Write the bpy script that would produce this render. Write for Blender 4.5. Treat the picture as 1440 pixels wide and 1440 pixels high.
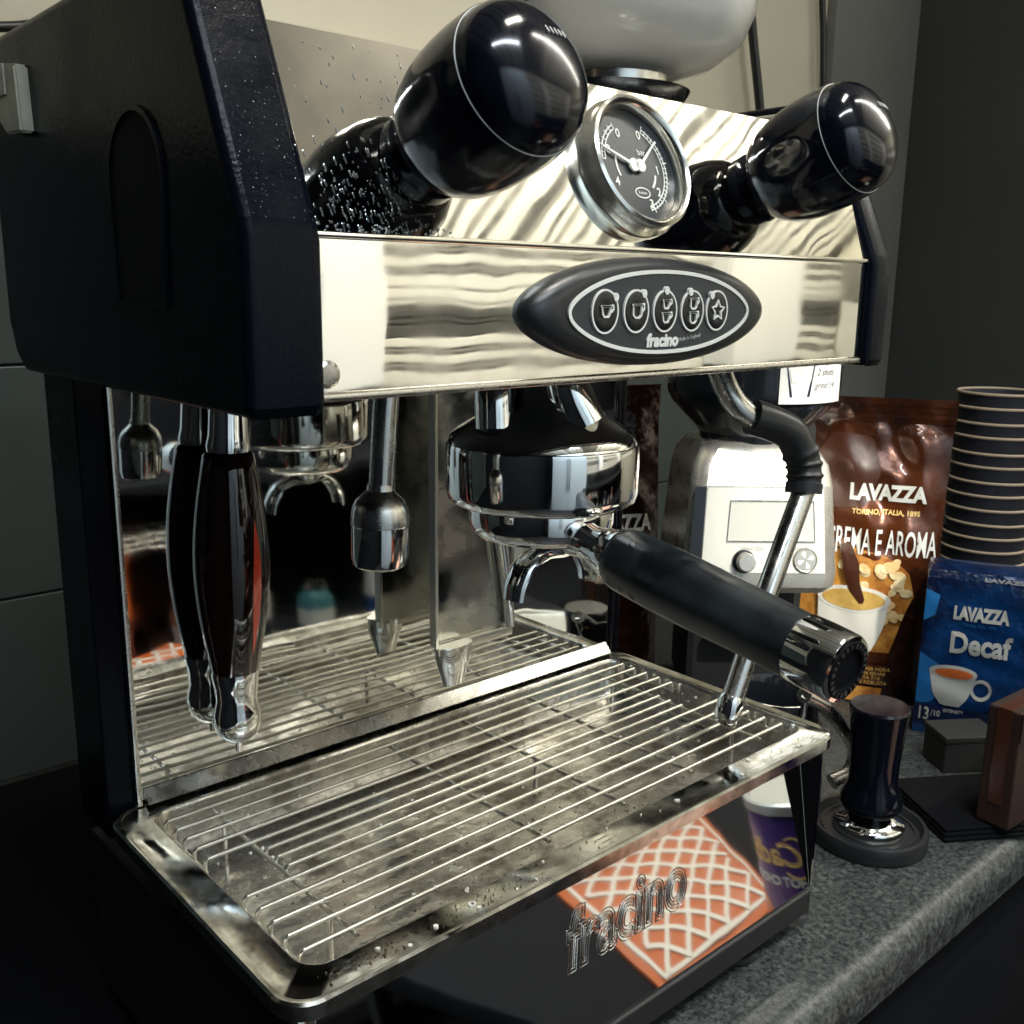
import bpy, bmesh, math, random
from math import pi, sin, cos, radians
from mathutils import Vector, Matrix
random.seed(7)
for o in list(bpy.data.objects): bpy.data.objects.remove(o)
S = bpy.context.scene
COL = S.collection

# ---------------------------------------------------------------- camera
F_PX = 1412.82
cam_d = bpy.data.cameras.new('camera'); cam = bpy.data.objects.new('camera', cam_d); COL.objects.link(cam)
cam_d.sensor_width = 36; cam_d.lens = 36 * F_PX / 1440; cam_d.clip_start = 0.01; cam_d.clip_end = 60
RT = Vector((0.7489924, -0.6624706, 0.0119619)); DN = Vector((-0.1359025, -0.1712717, -0.9758056)); FW = Vector((0.6484912, 0.7292453, -0.2183126))
M = Matrix.Identity(4)
for i in range(3):
    M[i][0] = RT[i]; M[i][1] = -DN[i]; M[i][2] = -FW[i]
M.translation = Vector((-0.192823, -0.336514, -0.0195286))
cam.matrix_world = M
S.camera = cam
cam_d.dof.use_dof = True; cam_d.dof.focus_distance = 0.52; cam_d.dof.aperture_fstop = 40

# ---------------------------------------------------------------- world, lamps, exposure
w = bpy.data.worlds.new('World'); S.world = w; w.use_nodes = True
w.node_tree.nodes['Background'].inputs[0].default_value = (0.05, 0.06, 0.07, 1)
w.node_tree.nodes['Background'].inputs[1].default_value = 0.12
S.view_settings.view_transform = 'Standard'; S.view_settings.look = 'None'
S.view_settings.exposure = 0.15; S.view_settings.gamma = 1.0

def area(name, loc, target, sx, sy, power, colr):
    d = bpy.data.lights.new(name, 'AREA'); d.shape = 'RECTANGLE'; d.size = sx; d.size_y = sy; d.energy = power; d.color = colr
    o = bpy.data.objects.new(name, d); COL.objects.link(o); o.location = loc
    o.rotation_euler = (Vector(target) - Vector(loc)).to_track_quat('-Z', 'Y').to_euler(); return o
def spot(name, loc, target, power, ang, blend, colr, rad=0.03):
    d = bpy.data.lights.new(name, 'SPOT'); d.energy = power; d.spot_size = radians(ang); d.spot_blend = blend; d.color = colr; d.shadow_soft_size = rad
    o = bpy.data.objects.new(name, d); COL.objects.link(o); o.location = loc
    o.rotation_euler = (Vector(target) - Vector(loc)).to_track_quat('-Z', 'Y').to_euler(); return o
area('ceiling_lamp', (0.42, -0.30, 1.12), (0.36, -0.1, 0), 0.34, 0.10, 8, (1.0, 0.95, 0.84))
area('reflector_fill', (0.0, -0.75, 1.10), (-0.1, -1.4, 0.0), 0.9, 0.08, 26, (0.86, 0.93, 1.0))  # added unseen light on the pale block that brightens the chrome
area('plank_fill', (1.9, -0.55, 1.10), (1.9, -1.69, 0.0), 2.2, 0.10, 46, (1.0, 0.97, 0.88))  # added unseen light so the planks mirror brightly in the fascia
area('ceiling_fill', (1.7, -0.62, 0.62), (1.75, -0.95, 1.2), 1.8, 0.08, 14, (1.0, 0.97, 0.88))  # added unseen light thrown up so the ceiling boards show in the slope
spot('wall_fill_spot', (0.85, -0.62, 1.05), (0.50, 0.45, 0.27), 30, 34, 1.0, (1.0, 0.93, 0.80))  # added fill for the upper wall and the bowl
spot('counter_spot', (0.40, -0.70, 0.42), (0.71, 0.25, -0.30), 60, 19, 0.9, (1.0, 0.94, 0.80))

# ---------------------------------------------------------------- materials
def mat(name, col, rough=0.5, metal=0.0, noise=None, bump=None, spec=None, coat=0.0, col2=None, rnoise=None, **kw):
    """noise=(scale, amount) mixes col->col2 ; bump=(scale,strength,dist); rnoise=(scale,lo,hi)"""
    m = bpy.data.materials.new(name); m.use_nodes = True; nt = m.node_tree; b = nt.nodes['Principled BSDF']
    b.inputs['Base Color'].default_value = (*col, 1); b.inputs['Roughness'].default_value = rough; b.inputs['Metallic'].default_value = metal
    if spec is not None: b.inputs['Specular IOR Level'].default_value = spec
    if coat: b.inputs['Coat Weight'].default_value = coat; b.inputs['Coat Roughness'].default_value = 0.03
    for k, v in kw.items(): b.inputs[k.replace('_', ' ')].default_value = v
    tc = nt.nodes.new('ShaderNodeTexCoord')
    def nz(scale, detail=6, vec=None, rough_=0.6):
        n = nt.nodes.new('ShaderNodeTexNoise'); n.inputs['Scale'].default_value = scale; n.inputs['Detail'].default_value = detail
        n.inputs['Roughness'].default_value = rough_; nt.links.new(vec or tc.outputs['Object'], n.inputs['Vector']); return n
    if noise:
        n = nz(noise[0]); r = nt.nodes.new('ShaderNodeValToRGB'); r.color_ramp.elements[0].position = 0.5 - noise[1]; r.color_ramp.elements[1].position = 0.5 + noise[1]
        r.color_ramp.elements[0].color = (*col, 1); r.color_ramp.elements[1].color = (*(col2 or [c * 0.7 for c in col]), 1)
        nt.links.new(n.outputs['Fac'], r.inputs['Fac']); nt.links.new(r.outputs['Color'], b.inputs['Base Color'])
    if rnoise:
        n = nz(rnoise[0]); mr = nt.nodes.new('ShaderNodeMapRange'); mr.inputs['From Min'].default_value = 0.35; mr.inputs['From Max'].default_value = 0.7
        mr.inputs['To Min'].default_value = rnoise[1]; mr.inputs['To Max'].default_value = rnoise[2]
        nt.links.new(n.outputs['Fac'], mr.inputs['Value']); nt.links.new(mr.outputs['Result'], b.inputs['Roughness'])
    if bump:
        bl = bump if isinstance(bump, list) else [bump]; prev = None
        for (sc, st, di) in bl:
            n = nz(sc, 3); bp_ = nt.nodes.new('ShaderNodeBump'); bp_.inputs['Strength'].default_value = st; bp_.inputs['Distance'].default_value = di
            nt.links.new(n.outputs['Fac'], bp_.inputs['Height'])
            if prev: nt.links.new(prev.outputs['Normal'], bp_.inputs['Normal'])
            prev = bp_
        nt.links.new(prev.outputs['Normal'], b.inputs['Normal'])
    return m
MT = {}
MT['mirror'] = mat('polished_steel', (0.88, 0.86, 0.79), 0.05, 1, bump=[(5.5, 0.15, 0.004), (22, 0.02, 0.001)], rnoise=(30, 0.02, 0.07))
MT['splash'] = mat('splash_steel', (0.72, 0.72, 0.68), 0.03, 1, bump=[(7, 0.04, 0.01)], rnoise=(25, 0.015, 0.06))
MT['panel'] = mat('dark_polished_steel', (0.62, 0.62, 0.60), 0.04, 1, bump=[(6, 0.03, 0.01)])
MT['chrome'] = mat('chrome', (0.88, 0.88, 0.86), 0.06, 1, rnoise=(60, 0.03, 0.14))
MT['steel'] = mat('brushed_steel', (0.60, 0.58, 0.53), 0.26, 1, rnoise=(80, 0.18, 0.36))
MT['wire'] = mat('wire_steel', (0.80, 0.78, 0.70), 0.28, 1.0)
MT['black'] = mat('black_gloss', (0.003, 0.004, 0.008), 0.13, 0, spec=0.4, rnoise=(20, 0.10, 0.18))
MT['cheek'] = mat('black_textured', (0.0030, 0.0042, 0.0075), 0.28, 0, spec=0.08, bump=(420, 0.16, 0.001), rnoise=(14, 0.12, 0.34))
MT['blackmatt'] = mat('black_matt', (0.010, 0.010, 0.012), 0.55, 0, bump=(200, 0.1, 0.001))
MT['rubber'] = mat('rubber', (0.016, 0.018, 0.020), 0.38, 0, bump=(90, 0.15, 0.001), rnoise=(30, 0.28, 0.5))
MT['grip'] = mat('worn_grip', (0.005, 0.007, 0.009), 0.36, 0, noise=(22, 0.12), col2=(0.024, 0.031, 0.034), bump=[(60, 0.12, 0.001)], rnoise=(22, 0.25, 0.5))
MT['amber'] = mat('dark_amber', (0.012, 0.003, 0.002), 0.06, 0, coat=0.5)
MT['red'] = mat('amber_red', (0.62, 0.055, 0.02), 0.2, 0, coat=0.5)
MT['white_ink'] = mat('white_ink', (0.78, 0.78, 0.72), 0.5)
MT['grey_ink'] = mat('grey_ink', (0.40, 0.40, 0.38), 0.5)
MT['padface'] = mat('pad_face', (0.028, 0.033, 0.038), 0.32, 0)
MT['button'] = mat('button_black', (0.009, 0.010, 0.012), 0.28, 0)
MT['ceramic'] = mat('white_ceramic', (0.74, 0.71, 0.64), 0.16, 0, coat=0.4)
MT['cream'] = mat('cream_card', (0.56, 0.50, 0.37), 0.5, 0, noise=(5, 0.2), col2=(0.50, 0.43, 0.32))
MT['plank'] = mat('white_plank', (0.84, 0.82, 0.74), 0.5, 0, noise=(6, 0.2), col2=(0.72, 0.70, 0.62))
MT['plank2'] = mat('grey_plank', (0.10, 0.098, 0.088), 0.5, 0, noise=(8, 0.2))
MT['plank3'] = mat('mid_plank', (0.30, 0.285, 0.25), 0.5, 0, noise=(8, 0.2))
MT['tile'] = mat('wall_tile', (0.062, 0.080, 0.075), 0.45, 0, noise=(9, 0.3), col2=(0.043, 0.056, 0.054), bump=(30, 0.05, 0.001))
MT['grout'] = mat('grout', (0.09, 0.10, 0.09), 0.8)
MT['wall'] = mat('cream_wall', (0.56, 0.53, 0.42), 0.6, 0, noise=(3, 0.25), col2=(0.47, 0.45, 0.36), bump=(60, 0.1, 0.002))
MT['darkwall'] = mat('dark_wall', (0.042, 0.046, 0.043), 0.7, 0, noise=(5, 0.3), col2=(0.030, 0.034, 0.032))
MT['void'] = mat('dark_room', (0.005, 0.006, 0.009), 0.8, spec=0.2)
MT['floor'] = mat('dark_floor', (0.03, 0.03, 0.032), 0.5, noise=(8, 0.3), col2=(0.02, 0.02, 0.022))
MT['orange'] = mat('orange_film', (0.60, 0.135, 0.030), 0.3, 0, coat=0.3)
MT['lattice'] = mat('white_lattice', (0.85, 0.82, 0.72), 0.4)
MT['purple'] = mat('purple_label', (0.06, 0.03, 0.20), 0.35, 0, coat=0.3)
MT['gold'] = mat('gold_ink', (0.85, 0.58, 0.20), 0.4, 0.1)
MT['lid'] = mat('silver_lid', (0.70, 0.72, 0.68), 0.35, 0.6)
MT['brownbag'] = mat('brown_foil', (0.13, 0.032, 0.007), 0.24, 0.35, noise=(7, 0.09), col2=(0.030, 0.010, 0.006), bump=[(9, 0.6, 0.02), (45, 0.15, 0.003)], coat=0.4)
MT['darkbag'] = mat('dark_foil_and_shade', (0.05, 0.014, 0.007), 0.25, 0.3, noise=(14, 0.2), col2=(0.012, 0.006, 0.005), bump=[(18, 0.7, 0.02)], coat=0.3)  # foil of the second bag; also paints shade on the brown bag
MT['gold_glow'] = mat('golden_print', (0.74, 0.36, 0.07), 0.4, 0, noise=(34, 0.1), col2=(0.34, 0.11, 0.02))
MT['bean'] = mat('bean_print', (0.92, 0.78, 0.46), 0.4, 0, noise=(70, 0.12), col2=(0.78, 0.52, 0.22))
MT['crema'] = mat('crema_print', (0.80, 0.55, 0.16), 0.4, 0, noise=(60, 0.15), col2=(0.60, 0.34, 0.08))
MT['cupprint'] = mat('cup_print', (0.86, 0.84, 0.76), 0.4)
MT['brownprint'] = mat('brown_print', (0.06, 0.018, 0.008), 0.35)
MT['blue'] = mat('blue_foil', (0.003, 0.036, 0.135), 0.25, 0.15, noise=(11, 0.08), col2=(0.001, 0.006, 0.030), bump=[(30, 0.5, 0.01)], coat=0.4)
MT['lightblue'] = mat('light_blue_print', (0.012, 0.12, 0.34), 0.35)
MT['navy'] = mat('navy_print', (0.004, 0.010, 0.04), 0.35)
MT['mat'] = mat('black_mat', (0.004, 0.0045, 0.006), 0.85, spec=0.1)  # flat black shared by the counter's shade sheets and the handle end cap
MT['cupdark'] = mat('dark_paper_cup', (0.012, 0.014, 0.022), 0.6)
MT['cuprim'] = mat('paper_rim', (0.36, 0.28, 0.20), 0.6)
MT['cardb'] = mat('brown_card', (0.036, 0.013, 0.006), 0.6, 0, noise=(20, 0.2), col2=(0.018, 0.007, 0.004), bump=(60, 0.2, 0.002))
MT['grinder'] = mat('grinder_steel', (0.72, 0.70, 0.64), 0.3, 0.75, rnoise=(60, 0.24, 0.38))
MT['grface'] = mat('grinder_face', (0.82, 0.81, 0.75), 0.38, 0.15)
MT['lcd'] = mat('lcd_window', (0.66, 0.67, 0.62), 0.12, 0.0, coat=0.5)
MT['hopper'] = mat('smoked_plastic', (0.012, 0.014, 0.018), 0.15, 0, coat=0.4)
MT['paper'] = mat('paper', (0.84, 0.84, 0.80), 0.7)
MT['ink'] = mat('pen_ink', (0.10, 0.10, 0.12), 0.7)
MT['cable'] = mat('cable', (0.01, 0.01, 0.011), 0.4)
MT['bracket'] = mat('pale_bracket', (0.55, 0.53, 0.42), 0.45, 0.3, noise=(60, 0.2))
MT['drop'] = mat('milk_spot', (0.80, 0.78, 0.70), 0.15, 0, coat=0.5)
MT['water'] = mat('water_and_sparkle', (0.34, 0.41, 0.46), 0.16, 0.85, noise=(300, 0.1), col2=(0.85, 0.86, 0.82))  # pale blue tint paints sparkle onto the drops and cheek specks
MT['coffee'] = mat('coffee_stain', (0.06, 0.028, 0.012), 0.35)
MT['glass'] = mat('glass', (1, 1, 1), 0.0, 0, Transmission_Weight=1.0, IOR=1.12)
MT['bronze'] = mat('tinted_side', (0.42, 0.20, 0.12), 0.3, 0.7)
MT['maroon'] = mat('maroon_plastic', (0.16, 0.035, 0.025), 0.4)
MT['reflector'] = mat('pale_reflector', (0.52, 0.62, 0.70), 0.35, 0.0)
MT['taupe'] = mat('taupe_board', (0.13, 0.118, 0.10), 0.6, 0, noise=(5, 0.25), col2=(0.06, 0.058, 0.055))
MT['cover'] = mat('smeared_steel', (0.62, 0.62, 0.56), 0.16, 1, rnoise=(18, 0.05, 0.40), bump=[(12, 0.08, 0.004)])
MT['greywall'] = mat('grey_wall_panel', (0.15, 0.155, 0.145), 0.65, 0, noise=(3, 0.3), col2=(0.10, 0.105, 0.10), bump=(50, 0.08, 0.002))
MT['bezel'] = mat('satin_bezel', (0.90, 0.88, 0.80), 0.20, 1)
MT['shaded_ink_grey'] = mat('shaded_white_and_grey', (0.42, 0.42, 0.39), 0.5)  # white print dimmed for the blue pack's shade; plain grey on the jars
MT['greybox'] = mat('dull_grey_card', (0.018, 0.020, 0.018), 0.6)
MT['teal'] = mat('teal_film', (0.02, 0.09, 0.10), 0.4)

def counter_mat():
    m = bpy.data.materials.new('speckled_laminate'); m.use_nodes = True; nt = m.node_tree; b = nt.nodes['Principled BSDF']
    tc = nt.nodes.new('ShaderNodeTexCoord')
    def nz(s, d, lo, hi, c0, c1):
        n = nt.nodes.new('ShaderNodeTexNoise'); n.inputs['Scale'].default_value = s; n.inputs['Detail'].default_value = d; n.inputs['Roughness'].default_value = 0.75
        nt.links.new(tc.outputs['Object'], n.inputs['Vector'])
        r = nt.nodes.new('ShaderNodeValToRGB'); r.color_ramp.elements[0].position = lo; r.color_ramp.elements[1].position = hi
        r.color_ramp.elements[0].color = (*c0, 1); r.color_ramp.elements[1].color = (*c1, 1); nt.links.new(n.outputs['Fac'], r.inputs['Fac']); return r
    a = nz(230, 8, 0.40, 0.68, (0.010, 0.014, 0.016), (0.135, 0.148, 0.142))
    c = nz(60, 6, 0.35, 0.65, (0.5, 0.5, 0.5), (1.1, 1.1, 1.08))
    mx = nt.nodes.new('ShaderNodeMix'); mx.data_type = 'RGBA'; mx.blend_type = 'MULTIPLY'; mx.inputs['Factor'].default_value = 1
    nt.links.new(a.outputs['Color'], mx.inputs['A']); nt.links.new(c.outputs['Color'], mx.inputs['B'])
    nt.links.new(mx.outputs['Result'], b.inputs['Base Color']); b.inputs['Roughness'].default_value = 0.42
    n = nt.nodes.new('ShaderNodeTexNoise'); n.inputs['Scale'].default_value = 300; nt.links.new(tc.outputs['Object'], n.inputs['Vector'])
    bp_ = nt.nodes.new('ShaderNodeBump'); bp_.inputs['Strength'].default_value = 0.2; bp_.inputs['Distance'].default_value = 0.001
    nt.links.new(n.outputs['Fac'], bp_.inputs['Height']); nt.links.new(bp_.outputs['Normal'], b.inputs['Normal']); return m
MT['counter'] = counter_mat()

def tray_mat():
    """worn stainless with dried coffee stains in patches"""
    m = bpy.data.materials.new('stained_steel'); m.use_nodes = True; nt = m.node_tree; b = nt.nodes['Principled BSDF']
    tc = nt.nodes.new('ShaderNodeTexCoord')
    n = nt.nodes.new('ShaderNodeTexNoise'); n.inputs['Scale'].default_value = 16; n.inputs['Detail'].default_value = 10; n.inputs['Roughness'].default_value = 0.7
    nt.links.new(tc.outputs['Object'], n.inputs['Vector'])
    r = nt.nodes.new('ShaderNodeValToRGB'); r.color_ramp.elements[0].position = 0.44; r.color_ramp.elements[1].position = 0.60
    r.color_ramp.elements[0].color = (0, 0, 0, 1); r.color_ramp.elements[1].color = (1, 1, 1, 1)
    nt.links.new(n.outputs['Fac'], r.inputs['Fac'])
    mx = nt.nodes.new('ShaderNodeMix'); mx.data_type = 'RGBA'
    mx.inputs['A'].default_value = (0.86, 0.84, 0.78, 1); mx.inputs['B'].default_value = (0.25, 0.22, 0.18, 1)
    nt.links.new(r.outputs['Color'], mx.inputs['Factor']); nt.links.new(mx.outputs['Result'], b.inputs['Base Color'])
    b.inputs['Metallic'].default_value = 0.95
    mr = nt.nodes.new('ShaderNodeMapRange'); mr.inputs['To Min'].default_value = 0.13; mr.inputs['To Max'].default_value = 0.5
    nt.links.new(r.outputs['Color'], mr.inputs['Value']); nt.links.new(mr.outputs['Result'], b.inputs['Roughness'])
    n2 = nt.nodes.new('ShaderNodeTexNoise'); n2.inputs['Scale'].default_value = 45; n2.inputs['Detail'].default_value = 4; nt.links.new(tc.outputs['Object'], n2.inputs['Vector'])
    bp_ = nt.nodes.new('ShaderNodeBump'); bp_.inputs['Strength'].default_value = 0.25; bp_.inputs['Distance'].default_value = 0.002
    nt.links.new(n2.outputs['Fac'], bp_.inputs['Height']); nt.links.new(bp_.outputs['Normal'], b.inputs['Normal'])
    return m
MT['tray'] = tray_mat()
MT['rim'] = mat('tray_rim_steel', (0.66, 0.66, 0.62), 0.07, 1, noise=(38, 0.10), col2=(0.34, 0.33, 0.29), rnoise=(36, 0.04, 0.34), bump=[(40, 0.08, 0.001)])

# ---------------------------------------------------------------- mesh helpers
def link(name, me, m, parent=None, smooth=True):
    o = bpy.data.objects.new(name, me); COL.objects.link(o)
    if m is not None and not me.materials: me.materials.append(MT[m] if isinstance(m, str) else m)
    if parent is not None: o.parent = parent
    return o
def fin(name, bm, m, parent=None, smooth=35):
    bmesh.ops.recalc_face_normals(bm, faces=bm.faces)
    me = bpy.data.meshes.new(name)
    if smooth:
        for f in bm.faces: f.smooth = True
        ca = cos(radians(smooth))
        for e in bm.edges:
            if len(e.link_faces) != 2: continue
            f1, f2 = e.link_faces; dt = f1.normal.dot(f2.normal)
            if dt < ca: e.smooth = False
            elif dt < 0.9995 and (len(f1.verts) > 4 or len(f2.verts) > 4 or max(f1.calc_area(), f2.calc_area()) > 12 * min(f1.calc_area(), f2.calc_area())): e.smooth = False
    bm.to_mesh(me); bm.free()
    return link(name, me, m, parent)
def thing(name, label, cat, loc=(0, 0, 0), rotz=0, group=None):
    o = bpy.data.objects.new(name, None); COL.objects.link(o); o.location = loc; o.rotation_euler = (0, 0, rotz)
    o.empty_display_size = 0.01
    o['label'] = label; o['category'] = cat
    if group: o['group'] = group
    return o
def tag(o, label, cat, group=None):
    o['label'] = label; o['category'] = cat
    if group: o['group'] = group
    return o
def box(bm, x0, x1, y0, y1, z0, z1, bev=0, seg=2, mtx=None):
    r = bmesh.ops.create_cube(bm, size=1)
    vs = r['verts']
    for v in vs:
        v.co = Vector((x0 + (v.co.x + .5) * (x1 - x0), y0 + (v.co.y + .5) * (y1 - y0), z0 + (v.co.z + .5) * (z1 - z0)))
    if bev:
        es = list({e for v in vs for e in v.link_edges})
        r2 = bmesh.ops.bevel(bm, geom=es, offset=bev, segments=seg, profile=0.5, affect='EDGES')
        vs = list({v for f in r2['faces'] for v in f.verts} | {v for v in vs if v.is_valid})
    if mtx:
        for v in vs: v.co = mtx @ v.co
    return vs
def B(name, x0, x1, y0, y1, z0, z1, m, parent=None, bev=0.001, mtx=None, seg=2):
    bm = bmesh.new(); box(bm, x0, x1, y0, y1, z0, z1, bev, seg, mtx); return fin(name, bm, m, parent)
def frame_to(origin, axis, up=None):
    z = Vector(axis).normalized(); h = Vector(up) if up else (Vector((0, 0, 1)) if abs(z.z) < 0.9 else Vector((1, 0, 0)))
    x = h.cross(z).normalized(); y = z.cross(x)
    m = Matrix(((x.x, y.x, z.x, origin[0]), (x.y, y.y, z.y, origin[1]), (x.z, y.z, z.z, origin[2]), (0, 0, 0, 1))); return m
def lathe(bm, prof, mtx=None, n=48, rfun=None, cap=True):
    rings = []
    for (r, t) in prof:
        ring = []
        for i in range(n):
            a = 2 * pi * i / n; rr = r * (rfun(a, t) if rfun else 1)
            p = Vector((rr * cos(a), rr * sin(a), t)); ring.append(bm.verts.new(mtx @ p if mtx else p))
        rings.append(ring)
    for a, b in zip(rings, rings[1:]):
        for i in range(n): bm.faces.new((a[i], a[(i + 1) % n], b[(i + 1) % n], b[i]))
    if cap:
        if prof[0][0] > 1e-6: bm.faces.new(rings[0][::-1])
        if prof[-1][0] > 1e-6: bm.faces.new(rings[-1])
    return rings
def L(name, prof, m, parent=None, origin=(0, 0, 0), axis=(0, 0, 1), n=48, rfun=None, smooth=35, up=None, cap=True):
    bm = bmesh.new(); lathe(bm, prof, frame_to(origin, axis, up), n, rfun, cap)
    bmesh.ops.remove_doubles(bm, verts=bm.verts, dist=1e-6); return fin(name, bm, m, parent, smooth)
def smooth_path(pts, sub=8):
    pts = [Vector(p) for p in pts]; out = []
    P = [pts[0] * 2 - pts[1]] + pts + [pts[-1] * 2 - pts[-2]]
    for i in range(1, len(P) - 2):
        for k in range(sub):
            t = k / sub; a, b, c, d = P[i - 1], P[i], P[i + 1], P[i + 2]
            out.append(0.5 * ((2 * b) + (c - a) * t + (2 * a - 5 * b + 4 * c - d) * t * t + (3 * b - a - 3 * c + d) * t ** 3))
    out.append(pts[-1]); return out
def tube(bm, pts, r, n=12, cap=True, flat=None):
    """r number or function of 0..1"""
    pts = [Vector(p) for p in pts]; T = []
    for i in range(len(pts)):
        a = pts[max(0, i - 1)]; b = pts[min(len(pts) - 1, i + 1)]; T.append((b - a).normalized())
    h = Vector((0, 0, 1)) if abs(T[0].z) < 0.9 else Vector((1, 0, 0)); x = h.cross(T[0]).normalized(); rings = []
    for i, p in enumerate(pts):
        x = (x - T[i] * x.dot(T[i])).normalized(); y = T[i].cross(x); rr = r(i / (len(pts) - 1)) if callable(r) else r
        rings.append([bm.verts.new(p + (x * cos(2 * pi * k / n) + y * sin(2 * pi * k / n) * (flat or 1)) * rr) for k in range(n)])
    for a, b in zip(rings, rings[1:]):
        for k in range(n): bm.faces.new((a[k], a[(k + 1) % n], b[(k + 1) % n], b[k]))
    if cap: bm.faces.new(rings[0][::-1]); bm.faces.new(rings[-1])
def Tb(name, pts, r, m, parent=None, n=14, sub=8, smooth=True, flat=None):
    bm = bmesh.new(); tube(bm, smooth_path(pts, sub) if sub > 1 else pts, r, n, True, flat); return fin(name, bm, m, parent, 50)
def prism(bm, poly, a, b, f):
    """poly 2D, extruded a..b ; f(u,v,w)->Vector"""
    lo = [bm.verts.new(f(u, v, a)) for u, v in poly]; hi = [bm.verts.new(f(u, v, b)) for u, v in poly]
    n = len(poly); bm.faces.new(lo[::-1]); bm.faces.new(hi)
    for i in range(n): bm.faces.new((lo[i], lo[(i + 1) % n], hi[(i + 1) % n], hi[i]))
def ell(cx, cy, rx, ry, n=32, a0=0, a1=2 * pi, rot=0):
    out = []
    for i in range(n):
        a = a0 + (a1 - a0) * i / (n if abs(a1 - a0 - 2 * pi) < 1e-6 else n - 1)
        x, y = rx * cos(a), ry * sin(a); out.append((cx + x * cos(rot) - y * sin(rot), cy + x * sin(rot) + y * cos(rot)))
    return out
def ring_strip(bm, pts, wd, f, h0, h1, closed=True):
    """thin raised ribbon following 2D pts with width wd"""
    n = len(pts); L_, R_ = [], []
    for i in range(n):
        if closed: a = pts[(i - 1) % n]; b = pts[(i + 1) % n]
        else: a = pts[max(0, i - 1)]; b = pts[min(n - 1, i + 1)]
        d = Vector((b[0] - a[0], b[1] - a[1])); d = d.normalized() if d.length > 0 else Vector((1, 0)); nx, ny = -d.y * wd / 2, d.x * wd / 2
        L_.append((pts[i][0] + nx, pts[i][1] + ny)); R_.append((pts[i][0] - nx, pts[i][1] - ny))
    rows = []
    for i in range(n):
        rows.append([bm.verts.new(f(*L_[i], h0)), bm.verts.new(f(*L_[i], h1)), bm.verts.new(f(*R_[i], h1)), bm.verts.new(f(*R_[i], h0))])
    for i in range(n if closed else n - 1):
        a = rows[i]; b = rows[(i + 1) % n]
        for k in range(3): bm.faces.new((a[k], a[k + 1], b[k + 1], b[k]))
def flatpoly(name, poly, f, m, parent, h0=0.0, h1=0.0004):
    bm = bmesh.new(); prism(bm, poly, h0, h1, f); return fin(name, bm, m, parent, 0)
def text(name, s, size, f, m, parent, weight=0.0, h=0.0004, shear=0.0, sx=1.0, align='CENTER', space=1.0, res=3, outline=None):
    cu = bpy.data.curves.new('t', 'FONT'); cu.body = s; cu.size = size; cu.align_x = align; cu.align_y = 'CENTER'; cu.offset = weight
    cu.extrude = h / 2; cu.shear = shear; cu.space_character = space; cu.resolution_u = res
    if outline: cu.fill_mode = 'NONE'; cu.bevel_depth = outline; cu.extrude = 0; cu.bevel_resolution = 1
    to = bpy.data.objects.new('t', cu); COL.objects.link(to)
    dg = bpy.context.evaluated_depsgraph_get(); me = bpy.data.meshes.new_from_object(to.evaluated_get(dg))
    bpy.data.objects.remove(to); bpy.data.curves.remove(cu)
    for v in me.vertices:
        v.co = f(v.co.x * sx, v.co.y, v.co.z + h / 2)
    me.materials.clear(); me.name = name
    return link(name, me, m, parent)
def struct(o): o['kind'] = 'structure'; return o

# ================================================================= SETTING
# counter (rounded nosing, speckled laminate)
CZ = -0.470
bm = bmesh.new(); prof = [(0.598, CZ), (-0.036, CZ)]
for i in range(1, 9):
    a = pi / 2 * i / 8; prof.append((-0.036 - 0.018 * sin(a), CZ - 0.018 + 0.018 * cos(a)))
prof += [(-0.054, CZ - 0.034), (-0.050, CZ - 0.038), (0.598, CZ - 0.038)]
prism(bm, prof, -1.2, 1.555, lambda u, v, w_: Vector((w_, u, v)))
struct(fin('countertop', bm, 'counter', None, 40))
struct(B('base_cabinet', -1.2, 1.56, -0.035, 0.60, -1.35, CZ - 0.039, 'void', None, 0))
struct(B('floor', -1.3, 3.3, -1.75, 0.75, -1.40, -1.351, 'floor', None, 0))
# back wall: cream plaster above, dark tiles below
bw = struct(B('back_wall', -1.3, 1.60, 0.616, 0.70, -1.35, 1.2, 'wall', None, 0))
struct(B('wall_grout', -1.2, 1.40, 0.606, 0.6155, CZ + 0.001, 0.115, 'grout', None, 0))
tm = None
for r_, (z0, z1) in enumerate([(CZ + 0.004, -0.2970), (-0.2950, -0.091), (-0.089, 0.1135)]):
    for c in range(8):
        x0 = -1.1 + c * 0.3018
        if x0 + 0.3 > 1.40: continue
        struct(B('wall_tile', x0, x0 + 0.300, 0.599, 0.6065, z0, z1, 'tile', bw, 0.0012))
struct(B('side_wall', 1.56, 1.62, 0.28, 0.614, -1.35, 1.2, 'darkwall', None, 0))
struct(B('wall_panel', 1.300, 1.558, 0.598, 0.6155, CZ + 0.001, 1.19, 'greywall', None, 0.002))
struct(B('left_wall', -1.30, -1.24, -1.7, 0.61, -1.35, 1.2, 'void', None, 0))
struct(B('far_wall', 3.2, 3.26, -1.7, 0.7, -1.35, 1.2, 'wall', None, 0))
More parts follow.
